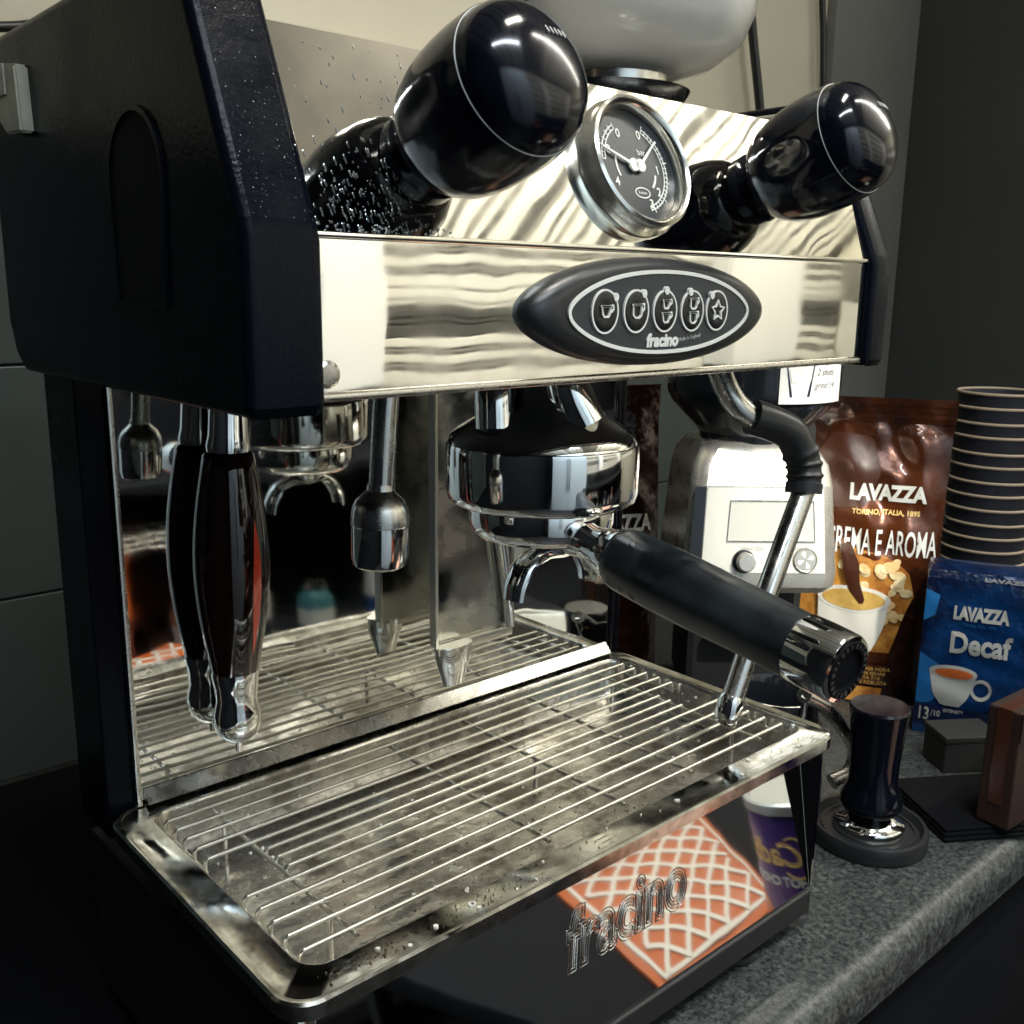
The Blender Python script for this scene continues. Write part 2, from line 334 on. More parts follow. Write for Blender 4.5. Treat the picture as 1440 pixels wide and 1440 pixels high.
# ceiling of boards
ce = struct(B('ceiling', -1.3, 3.26, -1.7, 0.70, 1.225, 1.25, 'plank3', None, 0))
pm = {}
def plank(kind, dims, loc, parent, rot=0):
    key = (kind, dims)
    if key not in pm:
        bm = bmesh.new(); box(bm, -dims[0] / 2, dims[0] / 2, -dims[1] / 2, dims[1] / 2, -dims[2] / 2, dims[2] / 2, 0.003, 1)
        bmesh.ops.recalc_face_normals(bm, faces=bm.faces); me = bpy.data.meshes.new('plank'); bm.to_mesh(me); bm.free(); me.materials.append(MT[kind]); pm[key] = me
    o = bpy.data.objects.new('plank', pm[key]); COL.objects.link(o); o.location = loc; o.parent = parent; return o
kinds = ['plank', 'plank2', 'plank', 'plank3', 'plank', 'plank2', 'plank', 'plank', 'plank2', 'plank3']
x = -0.9; i = 0
while x < 3.1:
    wd = [0.046, 0.016, 0.030, 0.020][i % 4]; plank(kinds[i % 10], (wd, 2.25, 0.02), (x + wd / 2, -0.50, 1.208), ce); x += wd + 0.004; i += 1
struct(B('ceiling_panel', 0.55, 1.16, -1.60, -0.35, 1.185, 1.1965, 'taupe', None, 0.002))
fw = struct(B('front_wall', -1.3, 3.26, -1.76, -1.70, -1.35, 1.2, 'void', None, 0))
z = -0.262; i = 0
while z < 1.15:
    wd = [0.032, 0.012, 0.022, 0.010, 0.026][i % 5]; plank(kinds[(i * 3) % 10], (3.9, 0.02, wd), (1.25, -1.688, z + wd / 2), fw); z += wd + 0.004; i += 1

for a in range(5):
    for b in range(5):
        struct(B('wall_tile', 3.185, 3.199, -1.66 + a * 0.30, -1.366 + a * 0.30, -0.26 + b * 0.20, -0.066 + b * 0.20, 'plank3' if (a * 3 + b) % 3 else 'plank', bpy.data.objects['far_wall'], 0.003))
for (lab, xa, xb) in (('white wall cupboard on the planked wall, mirrored at the left end of the fascia', 0.935, 1.11), ('wider white wall cupboard mirrored beside the touchpad', 2.38, 2.76)):
    cpb = thing('wall_cupboard', lab, 'cupboard', ((xa + xb) / 2, -1.62, -0.25))
    hw_ = (xb - xa) / 2
    B('carcass', -hw_, hw_, -0.055, 0.055, 0.0, 1.1, 'paper', cpb, 0.004); B('door', -hw_ + 0.004, hw_ - 0.004, 0.056, 0.074, 0.004, 1.09, 'paper', cpb, 0.003)

rfl = thing('chrome_reflector', 'tall pale grey blue fridge across the aisle, added to brighten the curved chrome', 'reflector', (-0.10, -1.50, -1.35))  # unseen pale block added as a reflector for the group ring
B('cabinet', -0.60, 0.50, -0.16, 0.10, 0.0, 2.2, 'reflector', rfl, 0.01); B('door', -0.595, -0.052, 0.1005, 0.125, 0.05, 2.19, 'reflector', rfl, 0.006); B('door', -0.045, 0.495, 0.1005, 0.125, 0.05, 2.19, 'reflector', rfl, 0.006)
for hx in (-0.09, -0.015): B('handle', hx, hx + 0.02, 0.126, 0.16, 0.9, 1.5, 'steel', rfl, 0.005)

# ================================================================= ESPRESSO MACHINE
EM = thing('espresso_machine', 'polished steel and black one group espresso machine standing on the speckled counter', 'espresso machine', (0, 0, 0))
n_ = Vector((0, -0.9363, 0.3512))     # slope normal
u_ = Vector((0, 0.3512, 0.9363))      # up the slope
# fascia with folded lip
bm = bmesh.new()
box(bm, 0.0005, 0.3995, 0.0, 0.006, -0.0610, -0.0015, 0.0012, 2)
fascia = fin('fascia', bm, 'mirror', EM)
B('lower_lip', 0.0005, 0.3995, -0.0016, 0.0005, -0.0635, -0.0605, 'steel', fascia, 0.0006)
B('edge_trim', 0.0005, 0.0040, -0.0012, 0.0005, -0.0604, -0.0016, 'steel', fascia, 0.0004)
L('screw', [(0.0055, 0), (0.0055, 0.001), (0.004, 0.0022), (0.0, 0.0024)], 'steel', fascia, (0.0105, 0.0, -0.0530), (0, -1, 0), 20)
# slope panel
def slope(u, v, h): return Vector((u, 0.0, -0.0005)) + u_ * v + n_ * h
bm = bmesh.new(); prism(bm, [(0.0005, 0.0), (0.3995, 0.0), (0.3995, 0.0835), (0.0005, 0.0835)], -0.004, 0.0, slope)
bmesh.ops.bevel(bm, geom=list(bm.edges), offset=0.0008, segments=1, affect='EDGES')
slp = fin('slope_panel', bm, 'mirror', EM)
B('top_fold', 0.0005, 0.3995, -0.0014, 0.0012, -0.0022, 0.0002, 'mirror', slp, 0.0006)
B('top_panel', 0.0005, 0.3995, 0.033, 0.245, 0.0725, 0.0765, 'steel', EM, 0.001)
B('back_housing', 0.001, 0.399, 0.20, 0.25, -0.06, 0.0720, 'blackmatt', EM, 0.001)
B('underside', 0.001, 0.399, 0.0065, 0.2515, -0.0600, -0.0560, 'blackmatt', EM, 0.0008)
# black cheeks left and right
ck = [(-0.016, -0.066), (-0.0185, -0.062), (-0.0185, -0.004), (-0.0165, 0.0025), (0.0225, 0.0935), (0.029, 0.0985), (0.235, 0.0985), (0.256, 0.090), (0.256, -0.040), (0.248, -0.058), (0.236, -0.066)]
def cheek(x0, x1, push=0.0):
    bm = bmesh.new(); prism(bm, [(u + (push if u < 0.05 else 0), v) for u, v in ck], x0, x1, lambda u, v, w_: Vector((w_, u, v)))
    bmesh.ops.recalc_face_normals(bm, faces=bm.faces)
    es = [e for e in bm.edges if abs(e.verts[0].co.x - e.verts[1].co.x) < 1e-6 ]
    bmesh.ops.bevel(bm, geom=es, offset=0.0042, segments=4, profile=0.5, affect='EDGES'); return bm
cl = fin('side_cheek', cheek(-0.031, 0.0), 'cheek', EM, 40)
cr = fin('side_cheek', cheek(0.4, 0.4220, 0.0130), 'cheek', EM, 40)
# grip recess in left cheek: raised dark bezel and sunken pad
rp = []
for k in range(13):
    a = pi * k / 12; rp.append((0.068 + 0.026 * cos(a), 0.020 + 0.026 * sin(a)))
rp += [(0.045, -0.028), (0.092, -0.028)]
bm = bmesh.new(); ring_strip(bm, rp[::-1], 0.0022, lambda u, v, w_: Vector((-0.031 - w_, u, v)), -0.0005, 0.0014)
fin('grip_rim', bm, 'cheek', cl, 50)
flatpoly('grip_pad', rp, lambda u, v, w_: Vector((-0.031 - w_, u, v)), 'void', cl, -0.001, 0.0004)
# pale latch at the rear of the cheek
bm = bmesh.new(); prism(bm, [(0.186, 0.078), (0.226, 0.084), (0.222, 0.060), (0.206, 0.049), (0.184, 0.048)], 0.0312, 0.0375, lambda u, v, w_: Vector((-w_, u, v)))
bmesh.ops.bevel(bm, geom=list(bm.edges), offset=0.001, segments=2, affect='EDGES'); fin('latch', bm, 'bracket', EM)
B('latch_plate', -0.0385, -0.0373, 0.200, 0.224, 0.066, 0.080, 'bracket', EM, 0.0005)
# rear columns and mirror splashback
B('rear_column', -0.0165, -0.0012, 0.206, 0.253, -0.3330, -0.0560, 'cheek', EM, 0.001)
B('rear_column', 0.4012, 0.412, 0.206, 0.253, -0.3330, -0.0560, 'cheek', EM, 0.001)
B('splashback', 0.0, 0.400, 0.205, 0.209, -0.3230, -0.0565, 'splash', EM, 0.0006)
B('splash_edge', -0.0011, 0.0019, 0.2015, 0.2115, -0.3220, -0.0565, 'steel', EM, 0.0005)
B('splash_edge', 0.3985, 0.4010, 0.2025, 0.2115, -0.3220, -0.0565, 'black', EM, 0.0005)
bm = bmesh.new(); prism(bm, [(0.1975, -0.3145), (0.2043, -0.3070), (0.2045, -0.3145)], 0.0040, 0.3940, lambda u, v, w_: Vector((w_, u, v)))
fin('rear_reflection', bm, 'steel', EM, 20)  # steel strip standing in for the tray wall's bright reflection
# lower body and glossy front panel
bm = bmesh.new(); prism(bm, [(0.0072, -0.4520), (0.253, -0.4520), (0.253, -0.3480), (0.0250, -0.3480), (0.0072, -0.440)], -0.012, 0.399, lambda u, v, w_: Vector((w_, u, v)))
fin('lower_body', bm, 'blackmatt', EM, 30)
PT = Matrix.Translation((0, 0.003, -0.438)) @ Matrix.Rotation(radians(-9.5), 4, 'X')   # panel leans back under the tray
fp = B('front_panel', 0.0, 0.3990, 0.0, 0.0036, 0.0, 0.1125, 'panel', EM, 0.0006, PT)
bm = bmesh.new(); prism(bm, [(0.0022, -0.438), (0.0300, -0.438), (0.0300, -0.3260), (0.0022, -0.3260)], 0.3992, 0.4015, lambda u, v, w_: Vector((w_, u, v)))
fin('end_flange', bm, 'panel', EM, 30)
B('corner_trim', -0.0135, -0.0008, 0.0015, 0.0105, -0.4400, -0.3270, 'chrome', EM, 0.004, seg=4)
B('plinth', -0.008, 0.398, 0.0, 0.240, -0.4560, -0.4385, 'blackmatt', EM, 0.0015)
for fx, fy in ((0.335, 0.022), (0.03, 0.022), (0.345, 0.215), (0.03, 0.215)):
    L('foot', [(0.016, -0.470), (0.019, -0.468), (0.0195, -0.463), (0.015, -0.4615), (0.014, -0.4565)], 'rubber', EM, (fx, fy, 0), n=28)
# engraved word on the front panel: stacked outlines
fpl = lambda dx, dz, sc: (lambda u, v, h: Vector((dx + u * sc, 0.003 - h, dz + v * sc)))
for k, (off, rr) in enumerate([(0.0, 0.00045), (0.0022, 0.00035), (-0.0016, 0.00035)]):
    text('engraved_word', 'fracino', 0.046, lambda u, v, h: PT @ Vector((0.213 + u, -h * 0.7, 0.058 + v)), 'steel', fp, weight=off, h=0.0006, shear=0.25, sx=0.80, outline=rr, space=1.02, res=4)

# ---- drip tray
tray = thing('drip_tray', 'stained steel drip tray with rounded corners under the group', 'drip tray', (0, 0, -0.3157))
def rrect(x0, x1, y0, y1, r, n=7):
    out = []
    for (cx, cy, a0) in ((x1 - r, y1 - r, 0), (x0 + r, y1 - r, pi / 2), (x0 + r, y0 + r, pi), (x1 - r, y0 + r, 3 * pi / 2)):
        for k in range(n + 1): a = a0 + pi / 2 * k / n; out.append((cx + r * cos(a), cy + r * sin(a)))
    return out
bm = bmesh.new()
loops = [(-0.0185, 0.4030, -0.0065, 0.2015, 0.016, -0.0095), (-0.0200, 0.4045, -0.0080, 0.2030, 0.017, -0.0085), (-0.0202, 0.4047, -0.0082, 0.2032, 0.017, -0.0010),
         (-0.0190, 0.4035, -0.0070, 0.2022, 0.016, 0.0002), (-0.0172, 0.4020, -0.0052, 0.2012, 0.016, -0.0003), (-0.0160, 0.4010, -0.0040, 0.2005, 0.015, -0.0010), (0.0000, 0.3960, 0.0130, 0.1930, 0.014, -0.0014)]
inner = [(0.0000, 0.3960, 0.0130, 0.1930, 0.014, -0.0014), (0.0012, 0.3950, 0.0142, 0.1920, 0.014, -0.0022), (0.0018, 0.3944, 0.0150, 0.1914, 0.013, -0.0045), (0.0050, 0.3915, 0.0185, 0.1885, 0.012, -0.0270), (0.0100, 0.387, 0.0235, 0.184, 0.010, -0.0300)]
def loft(bm, lp, cap):
    prev = None
    for (x0, x1, y0, y1, r, z_) in lp:
        vs = [bm.verts.new((a, b, z_)) for a, b in rrect(x0, x1, y0, y1, r)]
        if prev:
            for i in range(len(vs)): bm.faces.new((prev[i], prev[(i + 1) % len(vs)], vs[(i + 1) % len(vs)], vs[i]))
        prev = vs
    if cap: bm.faces.new(prev)
loft(bm, loops, False); fin('rim', bm, 'rim', tray, 40)
bm = bmesh.new(); loft(bm, inner, True); fin('basin', bm, 'tray', tray, 50)
bm = bmesh.new()
for k in range(34):
    px, py = random.choice([(random.uniform(0.0, 0.39), random.uniform(-0.002, 0.011)), (random.uniform(0.02, 0.38), random.uniform(0.03, 0.17))])
    zz = -0.0012 if py < 0.015 else -0.0300; r = random.uniform(0.0006, 0.0018)
    prism(bm, ell(px, py, r, r * random.uniform(.5, 1.1), 10, rot=random.random() * 3), zz - 0.0005, zz + 0.0006, lambda u, v, h: Vector((u, v, h)))
for k in range(7):   # dried milk film in the right corner
    px = random.uniform(0.32, 0.39); py = random.uniform(-0.001, 0.009)
    pts = [(px + random.uniform(.6, 1.2) * 0.007 * cos(a), py + random.uniform(.5, 1.1) * 0.0026 * sin(a)) for a in [2 * pi * j / 12 for j in range(12)]]
    prism(bm, pts, -0.0022, -0.0008 + 0.00003 * k, lambda u, v, h: Vector((u, v, h)))
sp = fin('dried_splashes', bm, 'drop', tray, 0); sp['kind'] = 'stuff'
# ---- drip grille of wires lying in the tray
gr = thing('drip_grille', 'wire drip grille with notched ends lying in the steel tray', 'grille', (0, 0, -0.3180))
ys = [0.1795, 0.167, 0.1545, 0.1415, 0.1285, 0.1175, 0.1065, 0.0955, 0.084, 0.0705, 0.0570, 0.0430, 0.0290]
def wire(name, pts, r=0.00125):
    bm = bmesh.new(); tube(bm, pts, r, 8); return fin(name, bm, 'wire', gr, 60)
for i, y in enumerate(ys):
    notch = 5 <= i <= 7; a = 0.035 if notch else 0.0055; b = 0.3620 if notch else 0.3900
    wob = random.uniform(-0.0004, 0.0004)
    wire('wire', [(a, y, -0.0062), (a + 0.0003, y, -0.0012), (a + 0.0016, y, 0.0), (0.2, y + wob, random.uniform(-0.0003, 0.0002)), (b - 0.0016, y, 0.0), (b - 0.0003, y, -0.0012), (b, y, -0.0062)])
for xx in (0.034, 0.1610, 0.2235, 0.2870, 0.3610):
    wire('cross_wire', [(xx, ys[-1] - 0.003, -0.0025), (xx, 0.1, -0.0027), (xx, ys[0] + 0.003, -0.0025)], 0.0013)
for (xx, a, b) in ((0.0058, ys[4], ys[0]), (0.0058, ys[12], ys[8]), (0.3897, ys[4], ys[0]), (0.3897, ys[12], ys[8])):
    wire('end_wire', [(xx, a - 0.001, -0.0072), (xx, (a + b) / 2, -0.0072), (xx, b + 0.001, -0.0072)], 0.0012)
for (xx, yy) in ((0.034, 0.05), (0.361, 0.05), (0.034, 0.165), (0.361, 0.165), (0.2235, 0.105)):
    wire('grille_foot', [(xx, yy, -0.003), (xx, yy, -0.0275)], 0.0014)
bm = bmesh.new()
for k in range(70):
    yy = random.choice(ys) + random.uniform(-0.0008, 0.0008); xx = random.choice([random.uniform(0.01, 0.38), random.choice((0.034, 0.161, 0.2235, 0.287)) + random.uniform(-.0015, .0015)])
    r = random.uniform(0.0005, 0.0012)
    bmesh.ops.create_icosphere(bm, subdivisions=1, radius=r, matrix=Matrix.Translation((xx, yy, 0.0011)))
sp = fin('milk_specks', bm, 'drop', gr, 60); sp['kind'] = 'stuff'

# ---- steam / water knobs
def knob(bx, bv):
    base = slope(bx, bv, 0.0); ax = n_
    def fl(a, t):
        k = max(0.0, cos(3 * (a - 1.1))) ** 6; e = max(0.0, 1 - ((t - 0.036) / 0.016) ** 2); return 1 - 0.06 * k * e
    prof = [(0.0130, 0.0070), (0.0165, 0.0076), (0.0205, 0.0100), (0.0243, 0.0145), (0.0272, 0.0205), (0.0291, 0.0280), (0.0302, 0.0350), (0.0306, 0.0430), (0.0305, 0.0500), (0.0300, 0.0570), (0.0294, 0.0615)]
    p2 = []
    for a, b in zip(prof, prof[1:]):
        for j in range(3): p2.append((a[0] + (b[0] - a[0]) * j / 3, a[1] + (b[1] - a[1]) * j / 3))
    p2.append(prof[-1])
    k = L('valve_knob', p2, 'black', EM, base, ax, 96, fl, 45)
    cap = [(0.0286, 0.0612), (0.0287, 0.0622)]
    for j in range(0, 13):
        a = pi / 2 * j / 12; cap.append((0.0284 * cos(a) ** 0.8 if j < 12 else 0.0, 0.0628 + 0.0165 * sin(a)))
    L('knob_cap', cap, 'black', k, base, ax, 64, None, 50)
    L('seam_ring', [(0.0287, 0.0613), (0.02915, 0.0614), (0.02915, 0.0616), (0.0287, 0.0617)], 'grey_ink', k, base, ax, 64, None, 50)
    # little emblem of bars on the cap
    fr = frame_to(base, ax)
    bm = bmesh.new()
    for j in range(5):
        xx = -0.0044 + j * 0.0022
        q = fr @ Vector((xx + 0.006, 0.010, 0)); r2 = math.hypot(xx + 0.006, 0.010)
        hz = 0.0628 + 0.0165 * math.sqrt(max(0, 1 - (r2 / 0.0284) ** 2.5)) + 0.0001
        m4 = fr @ Matrix.Translation((xx + 0.006, 0.010, hz)) @ Matrix.Rotation(radians(-22), 4, 'X')
        box(bm, -0.0004, 0.0004, -0.0016, 0.0016, -0.0003, 0.0003, 0, 1, m4)
    fin('emblem', bm, 'grey_ink', k, 0)
    L('collar', [(0.0195, 0.0), (0.0195, 0.003), (0.0170, 0.0045), (0.0155, 0.0065), (0.0168, 0.0075), (0.0168, 0.0090), (0.0150, 0.0100), (0.0140, 0.0120)], 'black', k, base, ax, 40, lambda a, t: 1 + 0.03 * cos(10 * a) * (1 if t > 0.004 else 0), 30)
    return k
knob(0.067, 0.035); knob(0.296, 0.038)
# droplets, with painted blue-white sparkle, on the slope panel and cheek edge
bm = bmesh.new()
for k in range(300):
    u = min(0.065, max(0.003, random.gauss(0.036, 0.016))); v = abs(random.gauss(0, 0.020)) if random.random() < .85 else random.uniform(0.02, 0.08)
    if u > 0.066: continue
    r = random.uniform(0.00007, 0.00024); ln = r * random.uniform(1.0, 9)
    prism(bm, ell(u, v, r, ln, 8, rot=0.12), -0.0001, 0.0003, slope)
for k in range(60):
    u = random.uniform(0.0, 0.07) ; r = random.uniform(0.0002, 0.0006)
    prism(bm, ell(u + 0.002, random.uniform(0.0005, 0.004), r, r, 8), -0.0001, 0.0005, slope)
sp = fin('drops_and_sparkle', bm, 'water', slp, 0); sp['kind'] = 'stuff'

# ---- pressure gauge
gc = (0.1935, 0.0405)
go = slope(gc[0], gc[1], 0)
ga = L('pressure_gauge', [(0.0, 0.003), (0.0290, 0.003), (0.0290, 0.0085), (0.0300, 0.0105), (0.0318, 0.0115), (0.0332, 0.0105), (0.0338, 0.0075), (0.0336, 0.0040), (0.0350, 0.0020), (0.0350, 0.0)], 'bezel', EM, go, n_, 72, None, 40)
gf = lambda u, v, h: slope(gc[0] + u, gc[1] + v, 0.0035 + h)
flatpoly('dial', ell(0, 0, 0.0288, 0.0288, 48), gf, 'padface', ga, 0, 0.0004)
bm = bmesh.new()
def arc(r, a0, a1, n=28): return [(r * cos(radians(a0 + (a1 - a0) * k / (n - 1))), r * sin(radians(a0 + (a1 - a0) * k / (n - 1)))) for k in range(n)]
for (r, a0, a1) in ((0.0225, 62, -78), (0.0205, 62, -78), (0.0225, 118, 175), (0.0205, 118, 175)): ring_strip(bm, arc(r, a0, a1), 0.0006, gf, 0.0004, 0.0007, False)
for k in range(22):
    a = 62 - 140 * k / 21; ring_strip(bm, [(0.0205 * cos(radians(a)), 0.0205 * sin(radians(a))), ((0.0245 if k % 4 == 0 else 0.0232) * cos(radians(a)), (0.0245 if k % 4 == 0 else 0.0232) * sin(radians(a)))], 0.0005, gf, 0.0004, 0.0008, False)
for k in range(7):
    a = 118 + 57 * k / 6; ring_strip(bm, [(0.0205 * cos(radians(a)), 0.0205 * sin(radians(a))), (0.0238 * cos(radians(a)), 0.0238 * sin(radians(a)))], 0.0005, gf, 0.0004, 0.0008, False)
ring_strip(bm, arc(0.014, -15, -48, 12), 0.0012, gf, 0.0004, 0.0007, False); ring_strip(bm, arc(0.0135, 205, 160, 12), 0.0012, gf, 0.0004, 0.0007, False)
ring_strip(bm, ell(0.001, -0.0135, 0.0052, 0.0026, 20), 0.0006, gf, 0.0004, 0.0007)
fin('scale', bm, 'white_ink', ga, 0)
for (tx, tu, tv) in (('0', 0.0075, 0.0165), ('0', -0.0075, 0.0160), ('1', 0.016, -0.001), ('2', 0.0135, -0.0125), ('3', 0.006, -0.019), ('8', -0.017, 0.007), ('4', -0.0155, -0.009)):
    text('numeral', tx, 0.0062, lambda u, v, h, a=tu, b=tv: gf(a + u, b + v, h + 0.0004), 'white_ink', ga, weight=0.0001, h=0.0003)
text('numeral', 'bar', 0.0045, lambda u, v, h: gf(0.0065 + u, 0.0075 + v, h + 0.0004), 'white_ink', ga, h=0.0003)
text('numeral', 'fracino', 0.0022, lambda u, v, h: gf(0.001 + u, -0.0135 + v, h + 0.0004), 'white_ink', ga, h=0.0003)
for (cx, ang, ln) in ((-0.0024, 158, 0.021), (0.0024, 42, 0.0205)):
    bm = bmesh.new(); d = (cos(radians(ang)), sin(radians(ang)))
    prism(bm, ell(cx, 0, 0.0033, 0.0033, 20), 0.0012, 0.0024, gf)
    nx, ny = -d[1], d[0]
    prism(bm, [(cx + nx * .0009, ny * .0009), (cx - nx * .0009, -ny * .0009), (cx + d[0] * ln - nx * .0004, d[1] * ln - ny * .0004), (cx + d[0] * ln + nx * .0004, d[1] * ln + ny * .0004)], 0.0014, 0.0022, gf)
    fin('needle', bm, 'white_ink', ga, 0)

# ---- touchpad
pcx, pcz = 0.1965, -0.0305
def pf(u, v, h): return Vector((pcx + u, 0.0 - h, pcz + v))
bm = bmesh.new(); rings = []
NP = 72
for (sx_, sy_, h) in ((0.0885, 0.0262, 0.0), (0.0883, 0.0260, 0.003), (0.0865, 0.0252, 0.0060), (0.0800, 0.0232, 0.0090), (0.0735, 0.0213, 0.0100), (0.070, 0.0205, 0.0100)):
    ring = []
    for k in range(NP):
        a = 2 * pi * k / NP; ring.append(bm.verts.new(pf(sx_ * cos(a), sy_ * sin(a) * (1 - 0.10 * (cos(a) ** 4)), h)))
    if rings:
        for k in range(NP): bm.faces.new((rings[-1][k], rings[-1][(k + 1) % NP], ring[(k + 1) % NP], ring[k]))
    rings.append(ring)
bm.faces.new(rings[-1])
pad = fin('touchpad', bm, 'rubber', EM, 40)
def lens(a, b, n=24):
    R_ = (a * a + b * b) / (2 * b); t = math.asin(a / R_); out = []
    for k in range(n): q = -t + 2 * t * k / n; out.append((R_ * sin(q), R_ * cos(q) - R_ + b))
    for k in range(n): q = t - 2 * t * k / n; out.append((R_ * sin(q), -(R_ * cos(q) - R_ + b)))
    return out
ln_ = [(0.0665 * cos(2 * pi * k / 64), 0.0192 * sin(2 * pi * k / 64) * (1 - 0.16 * cos(2 * pi * k / 64) ** 4)) for k in range(64)]
flatpoly('pad_face', [(u * .985, v * .97) for u, v in ln_], pf, 'padface', pad, 0.0098, 0.0104)
bm = bmesh.new(); ring_strip(bm, ln_, 0.0018, pf, 0.0098, 0.0110); fin('pad_outline', bm, 'white_ink', pad, 40)
bxs = [-0.0440, -0.0225, -0.0015, 0.0195, 0.0395]
for k, bx_ in enumerate(bxs):
    bv = 0.0005; rx, ry = 0.0086, 0.0098
    bm = bmesh.new(); pr = None
    for (sc, h) in ((1.0, 0.0103), (0.97, 0.0112), (0.80, 0.0118), (0.4, 0.0112), (0.0, 0.0110)):
        r_ = [bm.verts.new(pf(bx_ + rx * sc * cos(2 * pi * j / 28), bv + ry * sc * sin(2 * pi * j / 28), h)) for j in range(28)] if sc else [bm.verts.new(pf(bx_, bv, h))]
        if pr:
            for j in range(28):
                if sc: bm.faces.new((pr[j], pr[(j + 1) % 28], r_[(j + 1) % 28], r_[j]))
                else: bm.faces.new((pr[j], pr[(j + 1) % 28], r_[0]))
        pr = r_
    fin('button', bm, 'button', pad, 50)
    bm = bmesh.new(); ring_strip(bm, ell(bx_, bv, rx, ry, 30), 0.0009, pf, 0.0103, 0.0114)
    a = radians([42, 58, 90, 108, 128][k]); prism(bm, ell(bx_ + rx * cos(a), bv + ry * sin(a), 0.0017, 0.0020, 14), 0.0105, 0.0122, pf)
    def cup(cx, cy, s, tall=False):
        w1 = 0.0030 * s; h1 = (0.0030 if tall else 0.0024) * s
        body = [(cx - w1, cy + h1), (cx - w1 * (.95 if tall else .75), cy - h1 * .6), (cx - w1 * .5, cy - h1), (cx + w1 * .5, cy - h1), (cx + w1 * (.95 if tall else .75), cy - h1 * .6), (cx + w1, cy + h1)]
        ring_strip(bm, body, 0.0009, pf, 0.0110, 0.0122)
        ring_strip(bm, [(cx + w1, cy - h1 * .2), (cx + w1 * 1.6, cy + h1 * .4), (cx + w1 * 1.5, cy + h1 * 1.2), (cx + w1 * 1.0, cy + h1)], 0.0009, pf, 0.0110, 0.0122, False)
        ring_strip(bm, [(cx - w1 * 1.3, cy + h1), (cx + w1 * 1.1, cy + h1)], 0.0009, pf, 0.0110, 0.0122, False)
    if k == 0: cup(bx_, bv, 1.0)
    if k == 1: cup(bx_, bv, 1.0, True)
    if k == 2: cup(bx_, bv + 0.0032, 0.8); cup(bx_, bv - 0.0032, 0.9)
    if k == 3: cup(bx_, bv + 0.0034, 0.8, True); cup(bx_, bv - 0.0034, 0.85, True)
    if k == 4:
        st = []
        for j in range(10): q = pi / 2 + pi * j / 5; r_ = 0.0052 if j % 2 == 0 else 0.0026; st.append((bx_ + r_ * cos(q), bv + r_ * sin(q)))
        ring_strip(bm, st, 0.0010, pf, 0.0110, 0.0122)
    fin('button_icon', bm, 'white_ink', pad, 0)
text('brand_word', 'fracino', 0.0085, lambda u, v, h: pf(-0.0020 + u, -0.0138 + v, h + 0.0104), 'white_ink', pad, weight=0.0004, shear=0.15)
text('brand_word', 'Made in England', 0.0026, lambda u, v, h: pf(0.0190 + u, -0.0128 + v + u * 0.12, h + 0.0104), 'grey_ink', pad)

# ---- hot water tap
Tb('water_pipe', [(0.0790, 0.058, -0.0590), (0.0765, 0.058, -0.085), (0.0742, 0.058, -0.113), (0.0738, 0.058, -0.120)], 0.0062, 'steel', EM, 20)
tp = L('tap_nozzle', [(0.0062, 0.001), (0.0066, -0.002), (0.0085, -0.004), (0.0118, -0.0070), (0.0136, -0.0110), (0.0142, -0.0158), (0.0142, -0.0185)], 'steel', EM, (0.0735, 0.058, -0.113), (0.03, 0, 1), 40)
L('nozzle_tip', [(0.0135, -0.0182), (0.0139, -0.0190), (0.0139, -0.0340), (0.0128, -0.0385), (0.0105, -0.0400), (0.0085, -0.0400), (0.0085, -0.034)], 'chrome', tp, (0.0735, 0.058, -0.113), (0.03, 0, 1), 40, cap=False)

# ---- group head
GX, GY = 0.190, 0.0690
gh = L('group_head', [(0.0180, -0.0580), (0.0200, -0.0700), (0.0240, -0.0800), (0.0330, -0.0870), (0.0470, -0.0955), (0.0515, -0.0990), (0.0530, -0.1030)], 'chrome', EM, (GX, GY, 0), (0, 0, 1), 72, None, 50)
L('locking_ring', [(0.0520, -0.1028), (0.0536, -0.1034), (0.0542, -0.1060), (0.0542, -0.1300), (0.0532, -0.1345), (0.0500, -0.1368), (0.0420, -0.1370)], 'chrome', gh, (GX, GY, 0), (0, 0, 1), 72, None, 50)
Tb('water_channel', [(GX - 0.034, GY + 0.004, -0.058), (GX - 0.036, GY + 0.0, -0.076), (GX - 0.037, GY - 0.002, -0.093)], 0.0105, 'chrome', gh, 20)
Tb('water_channel', [(GX - 0.004, GY - 0.020, -0.058), (GX - 0.004, GY - 0.024, -0.074), (GX + 0.002, GY - 0.030, -0.091)], 0.0125, 'chrome', gh, 20)
L('spray_bolt', [(0.010, 0), (0.010, 0.004), (0.007, 0.006), (0, 0.006)], 'black', gh, (GX + 0.041, GY + 0.006, -0.0925), (0.25, -0.1, 1), 20)

# ---- drain spout and cover sheet
sh = bmesh.new(); prism(sh, [(0.1935, -0.0620), (0.2600, -0.0620), (0.2580, -0.2540), (0.1920, -0.2540)], 0.1720, 0.1740, lambda u, v, w_: Vector((u, w_, v)))
bmesh.ops.bevel(sh, geom=list(sh.edges), offset=0.0005, segments=1, affect='EDGES'); sh = fin('drain_cover', sh, 'cover', EM)
B('cover_edge', 0.1905, 0.1930, 0.1690, 0.1760, -0.2545, -0.0620, 'wire', sh, 0.0005)
B('cover_edge', 0.2585, 0.2602, 0.1700, 0.1760, -0.2545, -0.0620, 'steel', sh, 0.0005)
B('cover_lip', 0.1930, 0.2585, 0.1685, 0.1718, -0.2600, -0.2530, 'wire', sh, 0.0008)
Tb('drain_rod', [(0.230, 0.166, -0.110), (0.2470, 0.166, -0.200), (0.2545, 0.167, -0.252)], 0.0036, 'chrome', EM, 14)
